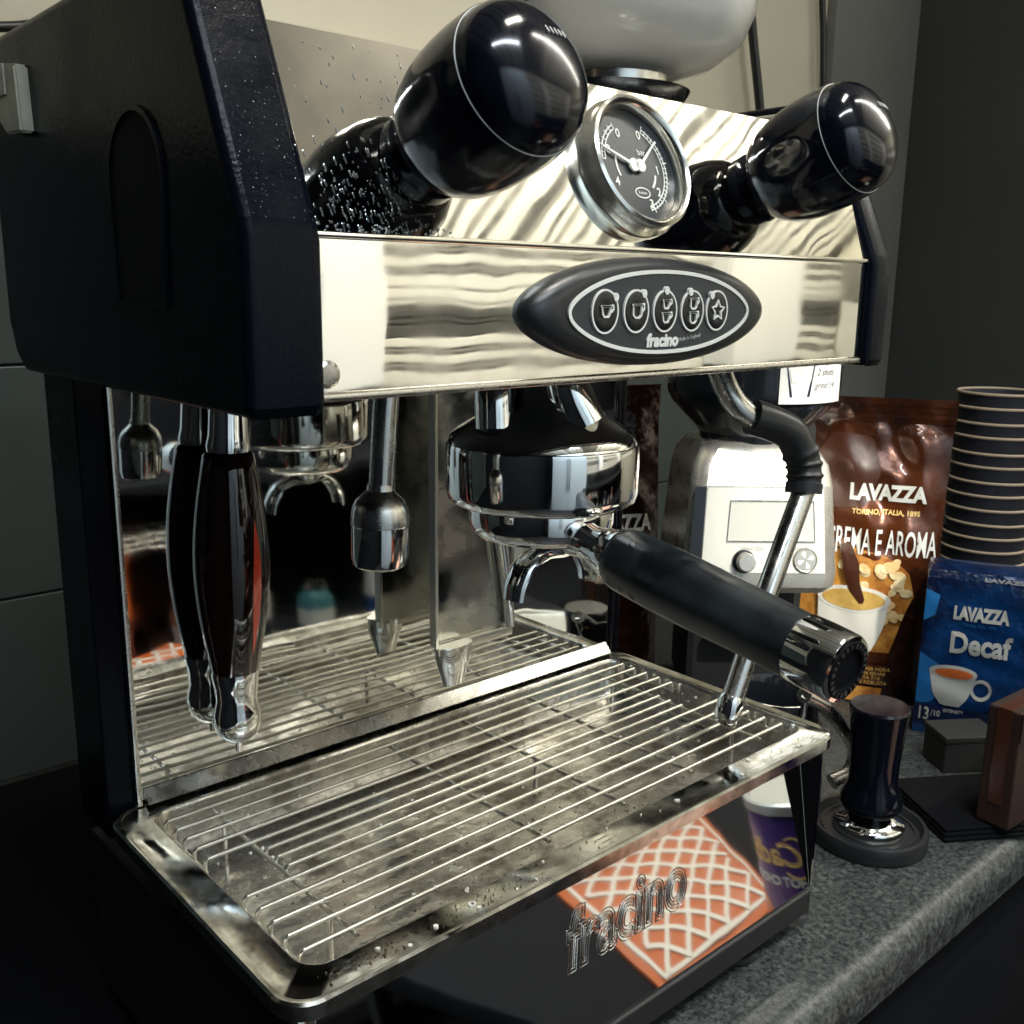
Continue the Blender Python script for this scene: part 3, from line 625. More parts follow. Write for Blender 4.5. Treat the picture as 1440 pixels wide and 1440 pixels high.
bm = bmesh.new(); lathe(bm, [(0.0150, -0.2530), (0.0148, -0.2600), (0.0130, -0.2670), (0.0100, -0.2750), (0.0085, -0.2810), (0.0060, -0.2815)], Matrix.Translation((0.2020, 0.1650, 0)) @ Matrix.Diagonal((1, 0.5, 1, 1)), 32)
fin('drain_spout', bm, 'chrome', EM)

# ---- right steam wand
sw = Tb('steam_wand', [(0.3840, 0.100, -0.0560), (0.3862, 0.098, -0.0744), (0.3920, 0.088, -0.0960), (0.4070, 0.079, -0.1090), (0.4230, 0.070, -0.1140)], 0.0085, 'steel', EM, 20)
def rib(t):
    r = 0.0128 - 0.001 * t
    for c in (0.56, 0.68, 0.80): r += 0.0016 * math.exp(-((t - c) / 0.022) ** 2)
    return r + (0.0012 if t > 0.88 else 0)
bm = bmesh.new(); tube(bm, smooth_path([(0.4040, 0.0805, -0.1070), (0.4200, 0.0715, -0.1130), (0.4320, 0.0650, -0.1210), (0.4392, 0.0600, -0.1370), (0.4392, 0.0570, -0.1500), (0.4370, 0.0555, -0.1620)], 14), rib, 28); fin('rubber_grip', bm, 'rubber', sw, 50)
Tb('wand_pipe', [(0.4375, 0.0555, -0.1600), (0.3927, 0.050, -0.2253), (0.3530, 0.0465, -0.2960)], 0.0080, 'steel', sw, 20)
L('steam_tip', [(0.0082, 0.020), (0.0092, 0.017), (0.0092, 0.006), (0.0066, 0.0), (0.0030, -0.001)], 'chrome', sw, (0.3455, 0.0455, -0.3110), (0.37, 0.03, 0.93), 28)
# ---- left wand with dark amber grip
lw = L('insulated_wand', [(0.0095, 0.034), (0.0105, 0.026), (0.0112, 0.010), (0.0125, 0.004), (0.0120, 0.0)], 'chrome', EM, (0.0585, 0.187, -0.1120), (0.05, 0, 1), 36)
Tb('wand_feed', [(0.064, 0.187, -0.061), (0.0625, 0.187, -0.070), (0.0600, 0.187, -0.084)], 0.0080, 'chrome', lw, 18)
gp = [(0.0120, 0.002)]
for k in range(17):
    t = k / 16; gp.append((0.0122 + 0.0095 * sin(pi * min(1, (0.08 + t * .86))) ** 1.1, -0.128 * t))
gb = L('amber_grip', gp, 'amber', lw, (0.0585, 0.187, -0.1130), (0.02, 0, 1), 48, None, 60)
bm = bmesh.new(); rows = []
for k in range(18):     # translucent red strip let into the grip
    t = 0.28 + 0.62 * k / 17; r = 0.0122 + 0.0095 * sin(pi * min(1, (0.08 + t * .86))) ** 1.1 + 0.0003; w2 = 0.13 * sin(pi * k / 17) ** .7 + 0.004; row = []
    for j in range(5):
        a = radians(-76) + w2 * (j / 2 - 1); row.append(bm.verts.new((0.0585 + r * cos(a) - 0.02 * 0.128 * t, 0.187 + r * sin(a), -0.1130 - 0.128 * t)))
    if rows:
        for j in range(4): bm.faces.new((rows[-1][j], rows[-1][j + 1], row[j + 1], row[j]))
    rows.append(row)
fin('red_inlay', bm, 'red', gb, 60)
L('wand_ferrule', [(0.0135, 0.0), (0.0140, -0.004), (0.0130, -0.012), (0.0120, -0.020), (0.0135, -0.027), (0.0145, -0.033), (0.0125, -0.041), (0.0070, -0.0465), (0.0022, -0.048), (0.0020, -0.054), (0.0, -0.0545)], 'chrome', lw, (0.0560, 0.187, -0.2385), (0.0, 0, 1), 36)

# ================================================================= PORTAFILTER (locked into the group)
PF = thing('portafilter', 'chrome portafilter with long black handle and double spout locked in the group', 'portafilter', (GX, GY, -0.137))
pfo = Matrix.Translation((-GX, -GY, 0.137))
def P(x, y, z): return (x - GX, y - GY, z + 0.137)
L('filter_head', [(0.0400, 0.001), (0.0412, -0.002), (0.0412, -0.0110), (0.0400, -0.0155), (0.0365, -0.0190), (0.0300, -0.0205), (0.0, -0.0210)], 'chrome', PF, (0, 0, 0), (0, 0, 1), 64, None, 50)
h0 = Vector(P(0.187, 0.0330, -0.1520)); h1 = Vector(P(0.1765, -0.1340, -0.1745)); ha = (h1 - h0)
d = ha.normalized(); HL = ha.length
L('neck', [(0.0115, -0.004), (0.0100, 0.004), (0.0098, 0.010), (0.0120, 0.018), (0.0142, 0.026), (0.0146, 0.034)], 'chrome', PF, h0, d, 40, None, 50)
hnd = L('handle', [(0.0142, 0.030), (0.0158, 0.0310), (0.0166, 0.036), (0.0170, 0.060), (0.0166, 0.090), (0.0157, 0.115), (0.0150, HL - 0.024), (0.0148, HL - 0.0232)], 'grip', PF, h0, d, 48, lambda a, t: 1 + 0.015 * cos(6 * a), 50)
L('ferrule', [(0.0149, HL - 0.0235), (0.0158, HL - 0.0228), (0.0160, HL - 0.012), (0.0156, HL - 0.002), (0.0150, HL - 0.0005), (0.0132, HL)], 'chrome', hnd, h0, d, 48, None, 40, None, False)
L('end_cap', [(0.0134, HL - 0.001), (0.0130, HL + 0.0006), (0.0095, HL + 0.0004), (0.0090, HL - 0.0012), (0.0, HL - 0.0010)], 'mat', hnd, h0, d, 48, None, 30)
fr = frame_to(h0 + d * (HL + 0.0006), d)
bm = bmesh.new()
for k in range(22):
    a = 2 * pi * k / 22
    m4 = fr @ Matrix.Rotation(a, 4, 'Z') @ Matrix.Translation((0.0112, 0, 0))
    box(bm, -0.0011, 0.0011, -0.0004 - 0.0004 * (k % 3), 0.0004, -0.0002, 0.0003, 0, 1, m4)
fin('embossed_ring', bm, 'rubber', hnd, 0)
sc = (0.006, -0.004)
L('spout_boss', [(0.0130, 0.0), (0.0120, -0.006), (0.0100, -0.010), (0.0, -0.011)], 'chrome', PF, (sc[0], sc[1], -0.0200), (0, 0, 1), 28)
for s_ in (-1, 1):
    pts = smooth_path([(sc[0], sc[1], -0.0290), (sc[0] + s_ * 0.012, sc[1], -0.0285), (sc[0] + s_ * 0.0235, sc[1], -0.0335), (sc[0] + s_ * 0.0305, sc[1], -0.0440), (sc[0] + s_ * 0.0325, sc[1], -0.0530)], 8)
    bm = bmesh.new(); rows = []
    for i, p in enumerate(pts):      # half-pipe trough
        a = pts[max(0, i - 1)]; b = pts[min(len(pts) - 1, i + 1)]; T_ = (b - a).normalized(); nx = Vector((0, 1, 0)); ny = T_.cross(nx) * s_
        rr = 0.0095 - 0.0022 * i / len(pts); row = []
        for k in range(9):
            q = pi * k / 8; row.append(bm.verts.new(p + nx * cos(q) * rr * 1.05 + ny * (0.0028 - sin(q) * rr * 0.62) * -1))
        if rows:
            for k in range(8): bm.faces.new((rows[-1][k], rows[-1][k + 1], row[k + 1], row[k]))
        rows.append(row)
    bmesh.ops.recalc_face_normals(bm, faces=bm.faces)
    bmesh.ops.solidify(bm, geom=list(bm.faces), thickness=0.0016)
    fin('spout', bm, 'chrome', PF, 50)

# ================================================================= THINGS ON TOP
BW = thing('white_bowl', 'large white ceramic bowl on top of the espresso machine beside the gauge', 'bowl', (0.262, 0.092, 0.0925)); BW.scale = (0.95, 0.95, 0.95)
L('bowl_body', [(0.0, 0.0105), (0.028, 0.0105), (0.030, 0.006), (0.036, 0.0065), (0.060, 0.013), (0.076, 0.024), (0.083, 0.040), (0.085, 0.062), (0.086, 0.105), (0.084, 0.106), (0.082, 0.062), (0.074, 0.028), (0.0, 0.016)], 'ceramic', BW, (0, 0, 0), n=72, smooth=50)
L('foot_ring', [(0.024, -0.001), (0.034, -0.001), (0.034, 0.0075), (0.024, 0.0075)], 'steel', BW, (0, 0, 0), n=48)
L('drip_dish', [(0.0, -0.0125), (0.040, -0.0125), (0.046, -0.010), (0.050, -0.0045), (0.051, -0.0025), (0.048, -0.0035), (0.040, -0.0080), (0.0, -0.0090)], 'black', BW, (-0.006, 0, 0.0), n=60)
rk = thing('cup_rail', 'thin steel cup rail running round the top of the espresso machine', 'rail', (0, 0, 0.0765))
Tb('rail', [(0.396, 0.045, 0.014), (0.396, 0.14, 0.014), (0.396, 0.238, 0.014)], 0.0022, 'chrome', rk, 10, 4)
for yy in (0.05, 0.235): Tb('rail_post', [(0.396, yy, -0.0005), (0.396, yy, 0.012)], 0.0018, 'chrome', rk, 10, 1)
cb = thing('cream_box', 'plain cream cardboard box standing on the machine behind the left knob', 'box', (0.085, 0.13, 0.077))
B('carton', -0.085, 0.075, -0.062, 0.07, 0.0, 0.15, 'cream', cb, 0.002)
B('carton_flap', -0.085, 0.075, -0.0655, -0.0625, 0.118, 0.152, 'cream', cb, 0.001)
B('side_sleeve', 0.0755, 0.095, -0.055, 0.065, 0.0, 0.15, 'cardb', cb, 0.001)

# ================================================================= GRINDER
GR = thing('coffee_grinder', 'silver electric coffee grinder with dark hopper and lit display behind the steam wand', 'grinder', (0.664, 0.262, CZ), radians(-41)); GR.scale = (0.87, 0.87, 0.93)
gz = lambda px: (1029 - px) / 1330.0
B('base', -0.085, 0.085, -0.085, 0.095, 0.0, 0.030, 'blackmatt', GR, 0.006)
B('column', -0.066, 0.066, -0.010, 0.090, 0.0302, 0.175, 'blackmatt', GR, 0.010)
B('cradle', -0.030, 0.030, -0.055, -0.012, 0.105, 0.128, 'chrome', GR, 0.005)
bm = bmesh.new()
body_pr = [(-0.078, 0.158), (-0.086, 0.170), (-0.078, 0.262), (-0.056, 0.298)]
rows = []
def brow(hw, fy, by, z_, r=0.016):
    return [bm.verts.new((a, b, z_)) for a, b in rrect(-hw, hw, fy, by, r, 5)]
for (hw, fy, by, z_) in ((0.080, -0.078, 0.088, 0.148), (0.086, -0.086, 0.092, 0.156), (0.0875, -0.087, 0.094, 0.170), (0.0800, -0.074, 0.090, 0.262), (0.0790, -0.072, 0.089, 0.268), (0.0760, -0.068, 0.086, 0.282), (0.066, -0.056, 0.076, 0.298), (0.052, -0.046, 0.060, 0.304)):
    rows.append(brow(hw, fy, by, z_))
for a, b in zip(rows, rows[1:]):
    for k in range(len(a)): bm.faces.new((a[k], a[(k + 1) % len(a)], b[(k + 1) % len(a)], b[k]))
bm.faces.new(rows[0][::-1]); bm.faces.new(rows[-1])
gb_ = fin('body', bm, 'grinder', GR, 40); gb_.location.z = 0.024
# face plane between z .170 (y -.087) and .262 (y -.074)
def gf_(u, v, h):
    t = (v - 0.170) / 0.092; return Vector((u, -0.087 + 0.013 * t - h, v + h * 0.14))
flatpoly('face_plate', [(-0.068, 0.172), (0.071, 0.172), (0.066, 0.260), (-0.063, 0.260)], gf_, 'grface', gb_, -0.0005, 0.0010)
flatpoly('side_strip', [(-0.0835, 0.166), (-0.0690, 0.166), (-0.0640, 0.261), (-0.0765, 0.261)], gf_, 'hopper', gb_, -0.0006, 0.0006)
dsp = flatpoly('display', [(-0.040, 0.205), (0.058, 0.205), (0.055, 0.247), (-0.037, 0.247)], gf_, 'lcd', gb_, 0.0008, 0.0016)
bm = bmesh.new(); ring_strip(bm, [(-0.040, 0.205), (0.058, 0.205), (0.055, 0.247), (-0.037, 0.247)], 0.0016, gf_, 0.0008, 0.0026); fin('display_frame', bm, 'steel', gb_, 0)
text('panel_text', 'GRIND SIZE', 0.0050, lambda u, v, h: gf_(-0.012 + u, 0.197 + v, h + 0.0010), 'grey_ink', gb_)
text('panel_text', 'SHOTS', 0.0050, lambda u, v, h: gf_(0.035 + u, 0.197 + v, h + 0.0010), 'grey_ink', gb_)
def gk(name, u, v, prof, m, n=32): return L(name, prof, m, gb_, gf_(u, v, 0.001), (0, -0.99, 0.14), n)
gk('dial_shadow_ring', -0.021, 0.184, [(0.0125, 0), (0.0125, 0.0020), (0.011, 0.0025), (0, 0.0025)], 'hopper')
gk('dial', -0.020, 0.184, [(0.0100, 0.0022), (0.0100, 0.012), (0.0088, 0.0135), (0, 0.0138)], 'grinder')
gk('button', 0.016, 0.183, [(0.0080, 0), (0.0080, 0.0022), (0.0070, 0.003), (0, 0.003)], 'steel')
gk('start_button', 0.048, 0.186, [(0.0135, 0), (0.0138, 0.0015), (0.0125, 0.0030), (0.0115, 0.0022), (0, 0.0022)], 'grinder')
bm = bmesh.new()
for k in range(4):
    a = radians(20 + 90 * k); prism(bm, [(0.048 + r_ * cos(a + da), 0.186 + r_ * sin(a + da)) for r_, da in ((0.0015, 0), (0.0082, -0.35), (0.0098, 0), (0.0082, 0.35))], 0.0030, 0.0036, gf_)
fin('start_icon', bm, 'paper', gb_, 0)
# hopper
hp = L('hopper', [(0.058, 0.302), (0.059, 0.310), (0.068, 0.318), (0.092, 0.342), (0.0975, 0.352), (0.0985, 0.362), (0.0985, 0.470), (0.1005, 0.474), (0.1005, 0.484), (0.080, 0.490), (0.0, 0.492)], 'hopper', GR, (0, 0.008, 0.024), n=56)
# white note stuck on the hopper front
def hn(u, v, h):
    a = u / 0.100; r_ = 0.0995 + h; return Vector((r_ * sin(a), 0.008 - r_ * cos(a), v))
def grid_patch(name, u0, u1, v0, v1, f, m, parent, nu=10, nv=2, h0=0.0004, h1=0.0010):
    bm = bmesh.new(); V = [[[bm.verts.new(f(u0 + (u1 - u0) * i / nu, v0 + (v1 - v0) * j / nv, h)) for j in range(nv + 1)] for i in range(nu + 1)] for h in (h0, h1)]
    for k, W_ in enumerate(V):
        for i in range(nu):
            for j in range(nv): bm.faces.new((W_[i][j], W_[i + 1][j], W_[i + 1][j + 1], W_[i][j + 1]))
    for i in range(nu):
        for j in (0, nv): bm.faces.new((V[0][i][j], V[0][i + 1][j], V[1][i + 1][j], V[1][i][j]))
    for j in range(nv):
        for i in (0, nu): bm.faces.new((V[0][i][j], V[0][i][j + 1], V[1][i][j + 1], V[1][i][j]))
    return fin(name, bm, m, parent, 40)
note = thing('handwritten_note', 'white note with handwriting and a dark cup pictogram taped to the dark hopper', 'note', (0.664, 0.262, CZ + 0.0223), radians(-41)); note.scale = (0.87, 0.87, 0.93)
grid_patch('paper', 0.004, 0.096, 0.349, 0.440, hn, 'paper', note, 12, 2)
for zz, tt in ((0.392, 'single'), (0.380, '2 shots'), (0.367, 'grind 14')):
    text('handwriting', tt, 0.0095, lambda u, v, h, b=zz: hn(0.062 + u, b + v, h + 0.0011), 'ink', note, shear=0.3, h=0.0002)
flatpoly('pictogram', [(0.016, 0.356), (0.040, 0.356), (0.046, 0.394), (0.009, 0.394)], lambda u, v, h: hn(u, v, h + 0.001), 'navy', note, 0, 0.0003)
flatpoly('pictogram_window', [(0.017, 0.371), (0.040, 0.371), (0.042, 0.384), (0.014, 0.384)], lambda u, v, h: hn(u, v, h + 0.001), 'paper', note, 0.0002, 0.0007)

# ================================================================= COFFEE BAGS AND PACK
def make_bag(t, W_, H_, D_, m, seed, name='pouch'):
    """pillow pouch: u across, v up; returns surface function for printing"""
    rnd = random.Random(seed); ph = [rnd.uniform(0, 6) for _ in range(6)]
    def hw(v):   # half width
        k = v / H_; return W_ / 2 * (1 - 0.05 * sin(pi * k)) * (1.0 if k < .9 else 1.02)
    def dep(u, v):
        k = v / H_; e = max(0.0, 1 - (abs(u) / (W_ / 2)) ** 2.6)
        full = D_ / 2 * (1 - max(0, (k - 0.45) / 0.47)) ** 0.75 if k < 0.92 and k > 0.45 else (D_ / 2 if k <= 0.45 else 0.0015)
        wr = 0.0035 * sin(u * 85 + ph[0] + 3 * k) * k * e + 0.002 * sin(u * 160 + v * 60 + ph[1]) * k * e
        cr = 0.0025 * sin(v * 120 + ph[2] + u * 40) * (k > 0.5) * e
        return max(0.001, full * (0.55 + 0.45 * e) + (wr + cr) * (0.2 + 0.8 * (k < .92)))
    def f(u, v, h): 
        s = hw(v) / (W_ / 2); return Vector((u * s, -dep(u, v) - h, v))
    nu, nv = 36, 64; bm = bmesh.new(); F_, K_ = [], []
    for i in range(nu + 1):
        u = -W_ / 2 + W_ * i / nu; F_.append([bm.verts.new(f(u, H_ * j / nv, 0)) for j in range(nv + 1)])
        K_.append([bm.verts.new(Vector((f(u, H_ * j / nv, 0).x, dep(u, H_ * j / nv) * 0.9, H_ * j / nv))) for j in range(nv + 1)])
    for i in range(nu):
        for j in range(nv):
            bm.faces.new((F_[i][j], F_[i + 1][j], F_[i + 1][j + 1], F_[i][j + 1])); bm.faces.new((K_[i][j], K_[i][j + 1], K_[i + 1][j + 1], K_[i + 1][j]))
    for i in range(nu):
        for j in (0, nv): bm.faces.new((F_[i][j], F_[i + 1][j], K_[i + 1][j], K_[i][j]))
    for j in range(nv):
        for i in (0, nu): bm.faces.new((F_[i][j], F_[i][j + 1], K_[i][j + 1], K_[i][j]))
    return fin(name, bm, m, t, 60), f
BG = thing('coffee_bag', 'glossy brown foil coffee bag printed with a white espresso cup, right of the grinder', 'coffee bag', (0.838, 0.212, CZ), radians(-60))
pouch, bf = make_bag(BG, 0.144, 0.338, 0.075, 'brownbag', 3)
def on(f, du, dv, dh=0.0012): return lambda u, v, h: f(du + u, dv + v, dh + h)
def patch(name, poly_fn, f, m, parent, h): # polygon fan grid that follows the surface: concentric rings
    n = 28; rings_ = 5; bm = bmesh.new(); P_ = poly_fn(n); cx = sum(p[0] for p in P_) / n; cy = sum(p[1] for p in P_) / n; prev = None
    for r_ in range(rings_ + 1):
        k = r_ / rings_
        row = [bm.verts.new(f(cx + (p[0] - cx) * k, cy + (p[1] - cy) * k, h)) for p in P_] if r_ else [bm.verts.new(f(cx, cy, h))]
        if prev:
            for i in range(n):
                if len(prev) == 1: bm.faces.new((prev[0], row[i], row[(i + 1) % n]))
                else: bm.faces.new((prev[i], row[i], row[(i + 1) % n], prev[(i + 1) % n]))
        prev = row
    return fin(name, bm, m, parent, 60)
def poly_resample(poly):
    def fn(n):
        Ls = [0]; 
        for a, b in zip(poly, poly[1:] + poly[:1]): Ls.append(Ls[-1] + math.hypot(b[0] - a[0], b[1] - a[1]))
        out = []
        for i in range(n):
            s = Ls[-1] * i / n; k = max(j for j in range(len(poly)) if Ls[j] <= s); a = poly[k]; b = poly[(k + 1) % len(poly)]; t = (s - Ls[k]) / max(1e-9, Ls[k + 1] - Ls[k]); out.append((a[0] + (b[0] - a[0]) * t, a[1] + (b[1] - a[1]) * t))
        return out
    return fn
grid_patch('top_seal', -0.071, 0.071, 0.312, 0.337, bf, 'brownbag', pouch, 14, 3, 0.0002, 0.0014)
for k in range(3): grid_patch('seal_rib', -0.071, 0.071, 0.316 + k * 0.007, 0.3185 + k * 0.007, bf, 'brownbag', pouch, 14, 1, 0.0012, 0.0022)
text('brand_word', 'LAVAZZA', 0.0235, on(bf, 0.010, 0.236), 'white_ink', pouch, weight=0.0011, sx=0.84, space=0.92)
text('brand_word', 'TORINO, ITALIA, 1895', 0.0075, on(bf, 0.010, 0.2160), 'gold', pouch, weight=0.0002)
text('blend_name', 'CREMA E AROMA', 0.0400, on(bf, 0.007, 0.182), 'paper', pouch, weight=0.0004, sx=0.385, space=1.0)
patch('dark_upper_print', poly_resample([(-0.072, 0.215), (-0.010, 0.222), (0.002, 0.260), (-0.010, 0.296), (-0.052, 0.300), (-0.072, 0.270)]), bf, 'brownprint', pouch, 0.0006)
patch('golden_print', poly_resample([(-0.076, 0.06), (0.045, 0.06), (0.050, 0.12), (0.040, 0.155), (0.018, 0.168), (-0.02, 0.176), (-0.076, 0.182)]), bf, 'gold_glow', pouch, 0.0008)
for k in range(34):
    uu = random.uniform(-0.035, 0.040); vv = 0.128 + random.uniform(-0.03, 0.035); r_ = random.uniform(0.005, 0.009); q = random.random() * 3
    patch('coffee_bean', lambda n, a=uu, b=vv, r2=r_, q2=q: ell(a, b, r2, r2 * .7, n, rot=q2), bf, 'bean', pouch, 0.0014 + 0.00006 * k)
patch('printed_cup', poly_resample([(-0.066, 0.118), (-0.064, 0.088), (-0.056, 0.062), (-0.042, 0.050), (-0.018, 0.050), (-0.002, 0.064), (0.008, 0.090), (0.012, 0.120)]), on(bf, 0.010, 0.0, 0.0), 'cupprint', pouch, 0.0040)
patch('printed_rim', lambda n: ell(-0.027, 0.120, 0.040, 0.0150, n), on(bf, 0.010, 0.0, 0.0), 'cupprint', pouch, 0.0044)
patch('printed_coffee', lambda n: ell(-0.027, 0.1195, 0.0345, 0.0115, n), on(bf, 0.010, 0.0, 0.0), 'crema', pouch, 0.0048)
patch('printed_stream', poly_resample([(-0.034, 0.180), (-0.024, 0.160), (-0.022, 0.140), (-0.014, 0.118), (-0.019, 0.114), (-0.033, 0.130), (-0.041, 0.152), (-0.047, 0.182)]), on(bf, 0.010, 0.0, 0.0), 'brownprint', pouch, 0.0052)
patch('bag_shade_corner', poly_resample([(0.075, 0.003), (0.075, 0.165), (0.058, 0.150), (0.040, 0.110), (0.026, 0.060), (0.020, 0.003)]), bf, 'darkbag', pouch, 0.0046)  # dark patch paints the shadow falling on the bag's lower right
patch('printed_band', poly_resample([(-0.075, 0.022), (0.030, 0.022), (0.030, 0.046), (-0.075, 0.046)]), bf, 'brownprint', pouch, 0.0042)
for k in range(4): text('small_print', ['PREPARATO PER MOKA', 'ESPRESSO IN GRANI', 'INTENSITA 7/10', 'ARABICA E ROBUSTA'][k], 0.0055, on(bf, 0.000, 0.0415 - k * 0.0053, 0.0048), 'crema', pouch)
patch('printed_beans_strip', poly_resample([(-0.075, 0.002), (0.028, 0.002), (0.028, 0.020), (-0.075, 0.020)]), bf, 'gold_glow', pouch, 0.0042)

BG2 = thing('dark_coffee_bag', 'dark brown coffee bag standing left of the grinder, mostly hidden by the handle', 'coffee bag', (0.640, 0.430, CZ), radians(-20))
p2_, bf2 = make_bag(BG2, 0.115, 0.345, 0.06, 'darkbag', 11)
grid_patch('top_seal', -0.056, 0.056, 0.322, 0.344, bf2, 'darkbag', p2_, 10, 2, 0.0002, 0.0014)
text('brand_word', 'LAVAZZA', 0.026, on(bf2, 0.0, 0.19), 'white_ink', p2_, weight=0.0009, sx=0.78, space=0.92)

# blue decaf brick
BL = thing('blue_coffee_pack', 'blue foil decaf coffee brick with a white cup, in front of the cup stack', 'coffee pack', (0.834, 0.072, CZ), radians(-64))
bw_, bh_, bd_ = 0.130, 0.168, 0.062
def blf(u, v, h):
    e = max(0.0, 1 - (abs(u) / (bw_ / 2)) ** 6) * max(0.0, 1 - abs((v - bh_ / 2) / (bh_ / 2)) ** 8)
    return Vector((u, -bd_ / 2 - 0.004 * e - 0.0009 * sin(v * 210 + u * 60) * e - h, v))
bm = bmesh.new(); nu, nv = 26, 32; G = [[bm.verts.new(blf(-bw_ / 2 + bw_ * i / nu, bh_ * j / nv, 0)) for j in range(nv + 1)] for i in range(nu + 1)]
for i in range(nu):
    for j in range(nv): bm.faces.new((G[i][j], G[i + 1][j], G[i + 1][j + 1], G[i][j + 1]))
back = [bm.verts.new((sx_ * bw_ / 2, bd_ / 2, z_)) for sx_, z_ in ((-1, 0), (1, 0), (1, bh_), (-1, bh_))]
bm.faces.new(back)
bm.faces.new([G[i][0] for i in range(nu + 1)] + [back[1], back[0]]); bm.faces.new([G[i][nv] for i in range(nu + 1)] + [back[2], back[3]])
bm.faces.new([G[0][j] for j in range(nv + 1)] + [back[3], back[0]]); bm.faces.new([G[nu][j] for j in range(nv + 1)] + [back[2], back[1]])
brick = fin('brick_pack', bm, 'blue', BL, 50)
bm = bmesh.new(); prism(bm, [(-0.034, 0), (-0.030, 0.008), (-0.012, 0.012), (0.020, 0.010), (0.032, 0.0)], -bw_ / 2 + 0.001, bw_ / 2 - 0.001, lambda u, v, w_: Vector((w_, u * .9, bh_ + v - 0.0005)))
bmesh.ops.bevel(bm, geom=list(bm.edges), offset=0.001, segments=2, affect='EDGES'); fin('folded_top', bm, 'blue', BL, 40)
text('brand_word', 'LAVAZZA', 0.0105, lambda u, v, h: Vector((0.010 + u, -0.0318 - h - 0.0004, bh_ + 0.0035 + v * 0.5)), 'grey_ink', brick, weight=0.0004)
def blq(u, v, h): return blf(-0.0665 + (u + 0.069) * 0.78, 0.006 + v * 0.97, h)
text('brand_word', 'LAVAZZA', 0.0190, on(blq, 0.000, 0.133), 'shaded_ink_grey', brick, weight=0.0010, sx=0.82, space=0.92)
text('brand_word', 'Torino, Italia, 1895', 0.0050, on(blq, 0.000, 0.1215), 'lightblue', brick)
text('product_word', 'Decaf', 0.0320, on(blq, 0.002, 0.100), 'shaded_ink_grey', brick, weight=0.0010, sx=0.95)
patch('light_sheen_print', poly_resample([(-0.067, 0.155), (-0.050, 0.150), (-0.054, 0.128), (-0.067, 0.120)]), blq, 'lightblue', brick, 0.0006)
patch('light_swirl_print', poly_resample([(-0.067, 0.085), (-0.030, 0.070), (-0.014, 0.060), (-0.030, 0.050), (-0.050, 0.030), (-0.067, 0.028)]), blq, 'lightblue', brick, 0.0006)
patch('printed_cup', poly_resample([(-0.054, 0.068), (-0.047, 0.042), (-0.036, 0.030), (-0.014, 0.030), (-0.004, 0.042), (0.004, 0.068)]), blq, 'shaded_ink_grey', brick, 0.0012)
patch('printed_rim', lambda n: ell(-0.025, 0.068, 0.0290, 0.0080, n), blq, 'shaded_ink_grey', brick, 0.0015)
patch('printed_coffee', lambda n: ell(-0.024, 0.0670, 0.0230, 0.0055, n), blq, 'orange', brick, 0.0018)
bm = bmesh.new(); ring_strip(bm, ell(0.010, 0.052, 0.011, 0.010, 24), 0.0035, blq, 0.0002, 0.0011); fin('printed_handle', bm, 'shaded_ink_grey', brick, 0)
patch('navy_band', poly_resample([(-0.068, 0.006), (0.067, 0.006), (0.067, 0.028), (-0.068, 0.028)]), blq, 'navy', brick, 0.0008)
text('strength_number', '13', 0.0200, on(blq, -0.056, 0.0170), 'shaded_ink_grey', brick, weight=0.0003, sx=.8)
text('strength_number', '/10', 0.0090, on(blq, -0.041, 0.0195), 'shaded_ink_grey', brick)
text('small_print', 'INTENSITY', 0.0050, on(blq, -0.020, 0.0240), 'shaded_ink_grey', brick)

# cup stack
ords = ['topmost', 'second', 'third', 'fourth', 'fifth', 'sixth', 'seventh', 'eighth', 'ninth', 'tenth', 'eleventh', 'twelfth', 'thirteenth', 'fourteenth', 'fifteenth', 'sixteenth', 'seventeenth', 'lowest']
bm = bmesh.new(); lathe(bm, [(0.0315, 0.0), (0.0325, 0.0), (0.0450, 0.0900), (0.0440, 0.0900), (0.0318, 0.003), (0.0, 0.003)], None, 48, None, False)
cupme = fin('sleeve', bm, 'cupdark', None, 50); cm = cupme.data; bpy.data.objects.remove(cupme)
bm = bmesh.new(); pr_ = []
for k in range(12): a = 2 * pi * k / 12; pr_.append((0.0452 + 0.0014 * cos(a), 0.0902 + 0.0017 * sin(a)))
rg = lathe(bm, pr_ + [pr_[0]], None, 48, None, False); bmesh.ops.remove_doubles(bm, verts=bm.verts, dist=1e-6); rimo = fin('rim', bm, 'cuprim', None, 60); rm_ = rimo.data; bpy.data.objects.remove(rimo)
NC = 17
for k in range(NC):
    z_ = CZ + (NC - 1 - k) * 0.01585
    lb = ('topmost dark paper cup, its open mouth showing above the stack' if k == 0 else ('lowest dark paper cup of the stack, standing on the counter' if k == NC - 1 else ords[k] + ' dark paper cup counted down from the top of the stack'))
    jx, jy = random.uniform(-.0006, .0006), random.uniform(-.0006, .0006)
    z_ += random.uniform(-0.0012, 0.0012) if 0 < k < NC - 1 else 0
    c = thing('paper_cup', lb, 'cup', (0.952 + jx * 2, 0.138 + jy * 2, z_), random.random() * 6, 'dark paper cups nested in a tall stack')
    link('sleeve', cm, None, c); link('rim', rm_, None, c)

